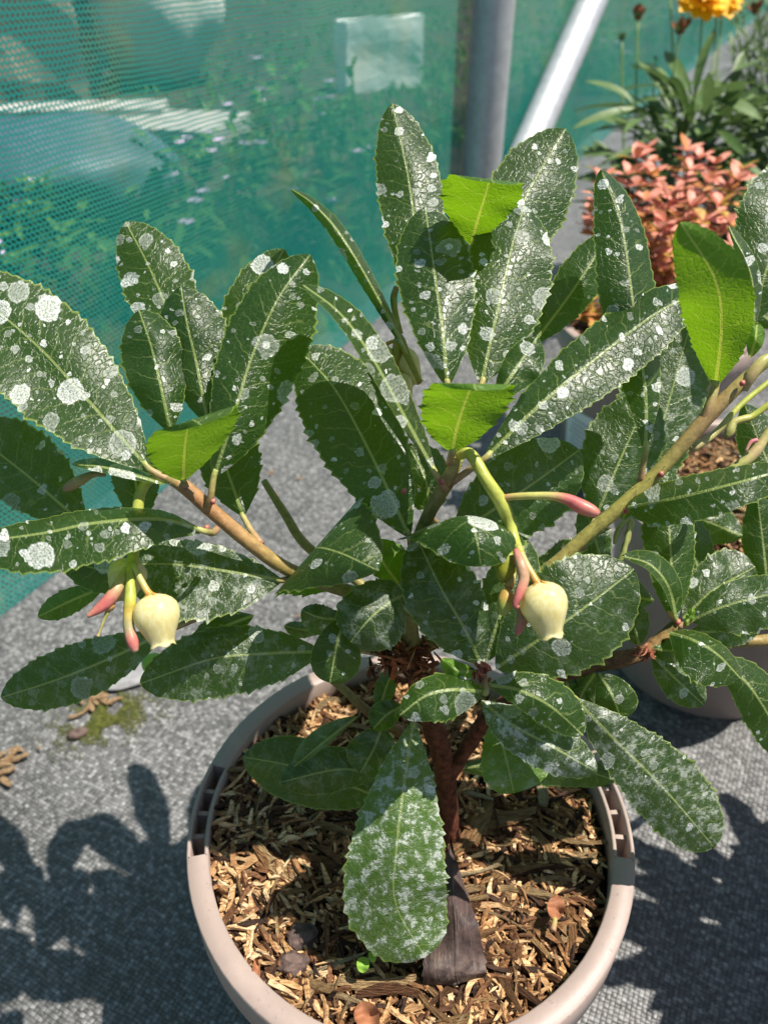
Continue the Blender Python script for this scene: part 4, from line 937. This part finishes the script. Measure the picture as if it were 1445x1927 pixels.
# ------------------------------------------------------------------ coreopsis plants
CGR = [mat_simple('coreopsis_leaf', (.065, .125, .032), (.15, .235, .075), 60, .5, .0006, trans=.25, rand=.6, spec=.5)]
CST = mat_simple('coreopsis_stem', (.16, .24, .06), (.22, .30, .09), 80, .5, .0003)
YEL = mat_simple('yellow_petal', (.88, .44, .006), (.92, .56, .01), 120, .5, .0005, trans=.25)
BRN = mat_simple('spent_head', (.10, .035, .02), (.30, .12, .04), 150, .8, .001)
CBL = [blade(.12, .017, CGR[0], arch=.35), blade(.10, .013, CGR[0], arch=.55), blade(.085, .016, CGR[0], arch=.2), blade(.07, .02, CGR[0], arch=.7)]
FBL = [blade(.06, .006, CGR[0], arch=.3), blade(.05, .005, CGR[0], arch=.1)]
PET = blade(.021, .011, YEL, arch=.2, pa=.7, pb=.25, name='petal')
BPET = blade(.012, .005, BRN, arch=-.6, pa=.5, pb=.4, name='dry_petal')
SEP = blade(.010, .005, CGR[0], arch=-.5, name='sepal')
BLACKP = mat_plastic('black_plastic', (0.02, 0.02, 0.022))
def small_pot(x, y, label):
    root = empty('plant_pot', (x, y, 0)); prof = [(0, .004), (.06, .004), (.062, 0), (.066, 0), (.08, .12), (.086, .121), (.088, .14), (.084, .14), (.080, .115), (.0, .115)]
    V, F = lathe_geo(prof, 48, x, y); o = link('pot_wall', mesh('pot_wall', V, F, BLACKP), root); o.modifiers.new('e', 'EDGE_SPLIT').split_angle = R(35)
    V, F = lathe_geo([(.0795, .122), (.05, .127), (0.0005, .129)], 32, x, y); link('soil', mesh('soil', V, F, SOIL), root)
    return tag(root, label, 'plant pot', 'black plastic nursery pots')
def head(parent, top, kind, up, sc=1.0):
    h = empty('flower_head', top); h.parent = parent; h.matrix_parent_inverse = world_of(parent).inverted()
    q = up.to_track_quat('Z', 'Y').to_matrix().to_4x4(); T0 = Matrix.Translation(top) @ q @ Matrix.Scale(sc, 4)
    def put(me, a, el, r=.0, z=0, s=1, nm=None):
        o = link(nm or me.name.split('.')[0], me, h); o.matrix_basis = T0 @ Matrix.Rotation(a, 4, 'Z') @ Matrix.Translation((r, 0, z)) @ Matrix.Rotation(-el, 4, 'Y') @ Matrix.Scale(s, 4)
        o.matrix_parent_inverse = world_of(h).inverted()
    bm = bmesh.new(); bmesh.ops.create_icosphere(bm, subdivisions=2, radius=.006)
    for v in bm.verts: v.co = T0 @ Vector((v.co.x, v.co.y, v.co.z * .7))
    me = bpy.data.meshes.new('core'); bm.to_mesh(me); bm.free(); me.materials.append({'y': YEL, 'b': BRN, 'g': CGR[0]}[kind]); link('core', me, h)
    for k in range(8): put(SEP, k * .785, .7, .003, -.003, .9)
    if kind == 'y':
        for ring, (n, el, s) in enumerate(((12, .05, 1.15), (11, .35, 1.0), (9, .7, .8), (6, 1.1, .6))):
            for k in range(n): put(PET, 6.283 * k / n + ring * .4 + rds.uniform(-.1, .1), el + rds.uniform(-.12, .12), .003, .002 * ring, s * rds.uniform(.85, 1.1))
    if kind == 'b':
        for k in range(22): put(BPET, rds.uniform(0, 6.28), rds.uniform(.3, 1.3), .004, 0, rds.uniform(.7, 1.3))
def coreopsis(x, y, label, nleaf, stems, seed, spread=.10, rng=None, fine=0):
    root = empty('coreopsis', (x, y, .12)); tag(root, label, 'flowering plant')
    r_ = random.Random(seed)
    for k in range(nleaf):
        a = r_.uniform(0, 6.283); rr = r_.uniform(0, spread * .75); el = r_.uniform(.0, 1.15); z = .14 + r_.uniform(0, .17)
        o = link('leaf', r_.choice(CBL), root); s = r_.uniform(.65, 1.08)
        o.matrix_basis = Matrix.Translation((x + rr * math.cos(a), y + rr * math.sin(a), z)) @ Matrix.Rotation(a + r_.uniform(-.6, .6), 4, 'Z') @ Matrix.Rotation(-el, 4, 'Y') @ Matrix.Rotation(r_.uniform(-.7, .7), 4, 'X') @ Matrix.Scale(s, 4)
    for (px_, py_, d_, bx, kind, sc) in stems:
        top = P(px_, py_, d_); b = Vector((x + bx, y + r_.uniform(-.02, .02), .125)); n = 12
        bow = Vector((r_.uniform(-.012, .012), 0, 0))
        rings = [(b.lerp(top, i / n) + bow * math.sin(math.pi * i / n), .0019 - .0006 * i / n, (1, 1, 1)) for i in range(n + 1)]
        V, F, C = tube_geo(rings, 8); link('stem', mesh('stem', V, F, CST), root)
        if kind: head(root, top, kind, (top - b).normalized() + Vector((0, -.9 if kind == 'y' else -.25, 0)), sc)
        for q in range(fine):
            p_ = b.lerp(top, r_.uniform(.25, .95)); o = link('leaf', r_.choice(FBL), root)
            o.matrix_basis = Matrix.Translation(p_) @ Matrix.Rotation(r_.uniform(0, 6.28), 4, 'Z') @ Matrix.Rotation(-r_.uniform(.2, 1.2), 4, 'Y') @ Matrix.Scale(r_.uniform(.6, 1.2), 4)
    return root
c1 = Vector((.445, 1.24)); c2 = Vector((.74, 1.56)); c3 = Vector((.61, 1.28))
small_pot(c1.x, c1.y, 'black plastic pot of the coreopsis with the bright yellow bloom')
small_pot(c2.x, c2.y, 'black plastic pot of the tall fine leaved coreopsis')
small_pot(c3.x, c3.y, 'black plastic pot under the leafy plant without blooms')
coreopsis(c1.x, c1.y, 'coreopsis with one golden yellow double bloom and spent brown heads, behind the salmon shrub', 210,
          [(1322, 4, 1.15, .02, 'y', 1.6), (1358, 2, 1.19, .04, 'y', 1.3), (1200, 32, 1.18, -.05, 'b', 1.05), (1279, 58, 1.13, 0, 'b', 1.2), (1170, 70, 1.15, -.06, 'g', .9), (1254, -90, 1.18, -.01, None, 1), (1233, 110, 1.22, -.02, 'g', .45), (1352, -60, 1.22, .03, None, 1)], 6, .12)
coreopsis(c2.x, c2.y, 'tall coreopsis with many thin stems and an orange fading head', 90,
          [(1420, 22, 1.41, 0, 'b', 1.1), (1440, -10, 1.46, .02, None, 1), (1395, 0, 1.51, -.03, None, 1), (1380, -30, 1.51, -.05, 'g', .8), (1435, 84, 1.41, .02, 'g', .6), (1410, -60, 1.46, .0, None, 1), (1450, -40, 1.44, .03, None, 1), (1400, 60, 1.46, -.02, None, 1), (1460, 40, 1.46, .04, 'b', .9), (1372, 60, 1.56, -.04, None, 1)], 8, .11, fine=26)
coreopsis(c3.x, c3.y, 'low leafy coreopsis without blooms to the right of the yellow flowered one', 170, [(1432, 98, 1.16, -.02, 'g', .6)], 15, .13)

# ------------------------------------------------------------------ beyond the net
CONC = mat_simple('concrete', (.32, .31, .29), (.5, .48, .45), 14, .85, .004)
WHITE = mat_simple('white_sheet', (.78, .80, .80), (.88, .9, .9), 8, .6, .01)
SACKM = mat_simple('pale_sack', (.62, .58, .52), (.82, .80, .76), 10, .8, .02)
BRICK = mat_simple('sandstone', (.36, .27, .19), (.5, .40, .30), 9, .85, .01)
TARP = mat_simple('blue_grey_tarp', (.045, .07, .10), (.10, .14, .19), 6, .5, .02)
def block(name, base, sx, sy, sz, rot, mat, label, cat, rough=.03, seed=0, sub=5):
    bm = bmesh.new(); bmesh.ops.create_cube(bm, size=1); bmesh.ops.subdivide_edges(bm, edges=bm.edges[:], cuts=sub, use_grid_fill=True)
    mt = Matrix.Translation(base + Vector((0, 0, sz / 2 - .01))) @ Matrix.Rotation(rot, 4, 'Z')
    for v in bm.verts:
        q = Vector((v.co.x * sx, v.co.y * sy, v.co.z * sz)); n_ = mnoise.noise_vector(q * 6 + Vector((seed, 0, 0))); v.co = mt @ (q + n_ * rough)
    me = bpy.data.meshes.new(name); bm.to_mesh(me); bm.free(); me.materials.append(mat)
    return tag(link(name, me), label, cat)
def sack(name, base, sx, sy, sz, mat, label, cat, seed, rot=0, pw=.6):
    bm = bmesh.new(); bmesh.ops.create_icosphere(bm, subdivisions=4, radius=1)
    for v in bm.verts:
        q = v.co.copy(); q = Vector([math.copysign(abs(c) ** pw, c) for c in q]); q *= 1 + .12 * mnoise.noise(v.co * 2 + Vector((seed, 0, 0)))
        v.co = Matrix.Rotation(rot, 3, 'Z') @ Vector((q.x * sx, q.y * sy, max(-.95, q.z) * sz)) + base + Vector((0, 0, sz * .9))
    me = bpy.data.meshes.new(name); bm.to_mesh(me); bm.free(); me.materials.append(mat); me.polygons.foreach_set('use_smooth', [True] * len(me.polygons))
    return tag(link(name, me), label, cat)
sack('pale_sack', G(300, 150), .30, .25, .34, SACKM, 'pale bulging sack behind the netting', 'sack', 2, pw=1.0)
block('sandstone_block', G(60, 190), .45, .3, .5, .2, BRICK, 'rough sandstone block behind the netting at the far left', 'block', .03, 4)
block('wall_coping', G(130, 238), .62, .16, .07, .12, CONC, 'pale concrete coping strip lying behind the netting', 'slab', .008, 1)
block('paving_slab', G(300, 250), .5, .3, .05, -.25, CONC, 'grey paving slab propped behind the netting', 'slab', .012, 7)
block('white_board', G(715, 160), .34, .10, .24, .5, WHITE, 'white board leaning behind the netting near the steel post', 'board', .02, 9)
block('timber_post', G(178, 190), .10, .10, .7, .3, mat_simple('dark_timber', (.05, .045, .04), (.10, .09, .08), 12, .8, .01), 'dark timber post behind the netting beside the pale sack', 'post', .004, 2)
sack('tarpaulin', G(110, 400), .28, .22, .10, TARP, 'crumpled blue grey tarpaulin on the ground behind the netting', 'tarpaulin', 8, pw=.9)
WEED = mat_simple('weed_leaf', (.07, .16, .03), (.14, .28, .05), 60, .5, .0005, trans=.3, rand=.6); LIL = mat_simple('lilac_flower', (.62, .45, .70), (.78, .62, .82), 60, .6, .0004)
WB = [blade(.045, .016, WEED, arch=.3), blade(.07, .014, WEED, arch=.4), blade(.035, .018, WEED, arch=.1)]
FLW = blade(.012, .008, LIL, name='petal', arch=.3)
rw = random.Random(77)
names = ['leafy weed stem behind the netting']
for k, (px_, py_, hpx) in enumerate([(480, 370, 210), (520, 330, 150), (380, 360, 110), (560, 300, 170), (400, 460, 120), (110, 520, 170), (60, 470, 110), (150, 450, 90), (620, 380, 200), (300, 420, 140), (350, 520, 130), (520, 470, 160), (450, 420, 150), (680, 330, 180), (700, 420, 150), (230, 560, 120), (600, 460, 120), (820, 300, 160), (30, 560, 120), (780, 360, 120), (260, 350, 90), (640, 300, 120), (985, 180, 90), (1090, 130, 90), (1150, 170, 80)]):
    g = G(px_, py_); d = (g - Vector((0, 0, CAMZ))).dot(Vector((0, CP, -SP))); hgt = hpx * d / FPX * 1.1
    # keep it beyond the net
    if g.x > netx(g.y) - .05: g.x = netx(g.y) - .06 - rw.uniform(0, .08)
    root = empty('weed', g); tag(root, 'weed with lilac flowers growing behind the teal netting' if k % 2 == 0 else 'leafy green weed without flowers growing behind the teal netting', 'weed', 'flowering weeds behind the netting' if k % 2 == 0 else 'leafy weeds behind the netting')
    for s_ in range(4):
        top = g + Vector((rw.uniform(-.06, .06), rw.uniform(-.06, .06), hgt * rw.uniform(.6, 1.0))); n = 8
        V, F, C = tube_geo([(g.lerp(top, i / n), .0018, (1, 1, 1)) for i in range(n + 1)], 6); link('stem', mesh('stem', V, F, CST), root)
        for q in range(11):
            o = link('leaf', rw.choice(WB), root); o.matrix_basis = Matrix.Translation(g.lerp(top, rw.uniform(.08, 1))) @ Matrix.Rotation(rw.uniform(0, 6.28), 4, 'Z') @ Matrix.Rotation(-rw.uniform(0, .9), 4, 'Y') @ Matrix.Scale(rw.uniform(.7, 1.4), 4)
        if k % 2 == 0:
            for q in range(5):
                o = link('petal', FLW, root); o.matrix_basis = Matrix.Translation(top) @ Matrix.Rotation(q * 1.257, 4, 'Z') @ Matrix.Rotation(-.5, 4, 'Y') @ Matrix.Scale(1.3, 4)
# low ground cover beyond the net: nobody could count it
V, F = [], []
for k in range(20000):
    y = .4 + 16 * rw.random() ** 1.7; x = netx(y) - .03 - abs(rw.gauss(0, .9 + .2 * y)); g = Vector((x, y, -.012))
    if mnoise.noise(Vector((x * 1.7, y * 1.7, 3))) < -.1: continue
    a = rw.uniform(0, 6.28); h = rw.uniform(.01, .045); o = len(V); s = rw.uniform(.004, .010); lean = Vector((rw.uniform(-.03, .03), rw.uniform(-.03, .03), 0))
    e = Vector((math.cos(a) * s, math.sin(a) * s, 0))
    V += [g - e * .4, g + e * .4, g + e + lean * .5 + Vector((0, 0, h * .6)), g + lean + Vector((0, 0, h)), g - e + lean * .5 + Vector((0, 0, h * .6))]; F.append((o, o + 1, o + 2, o + 3, o + 4))
tag(link('ground_cover', mesh('ground_cover', V, F, WEED)), 'low green weeds and grass covering the soil behind the netting', 'weeds', kind='stuff')
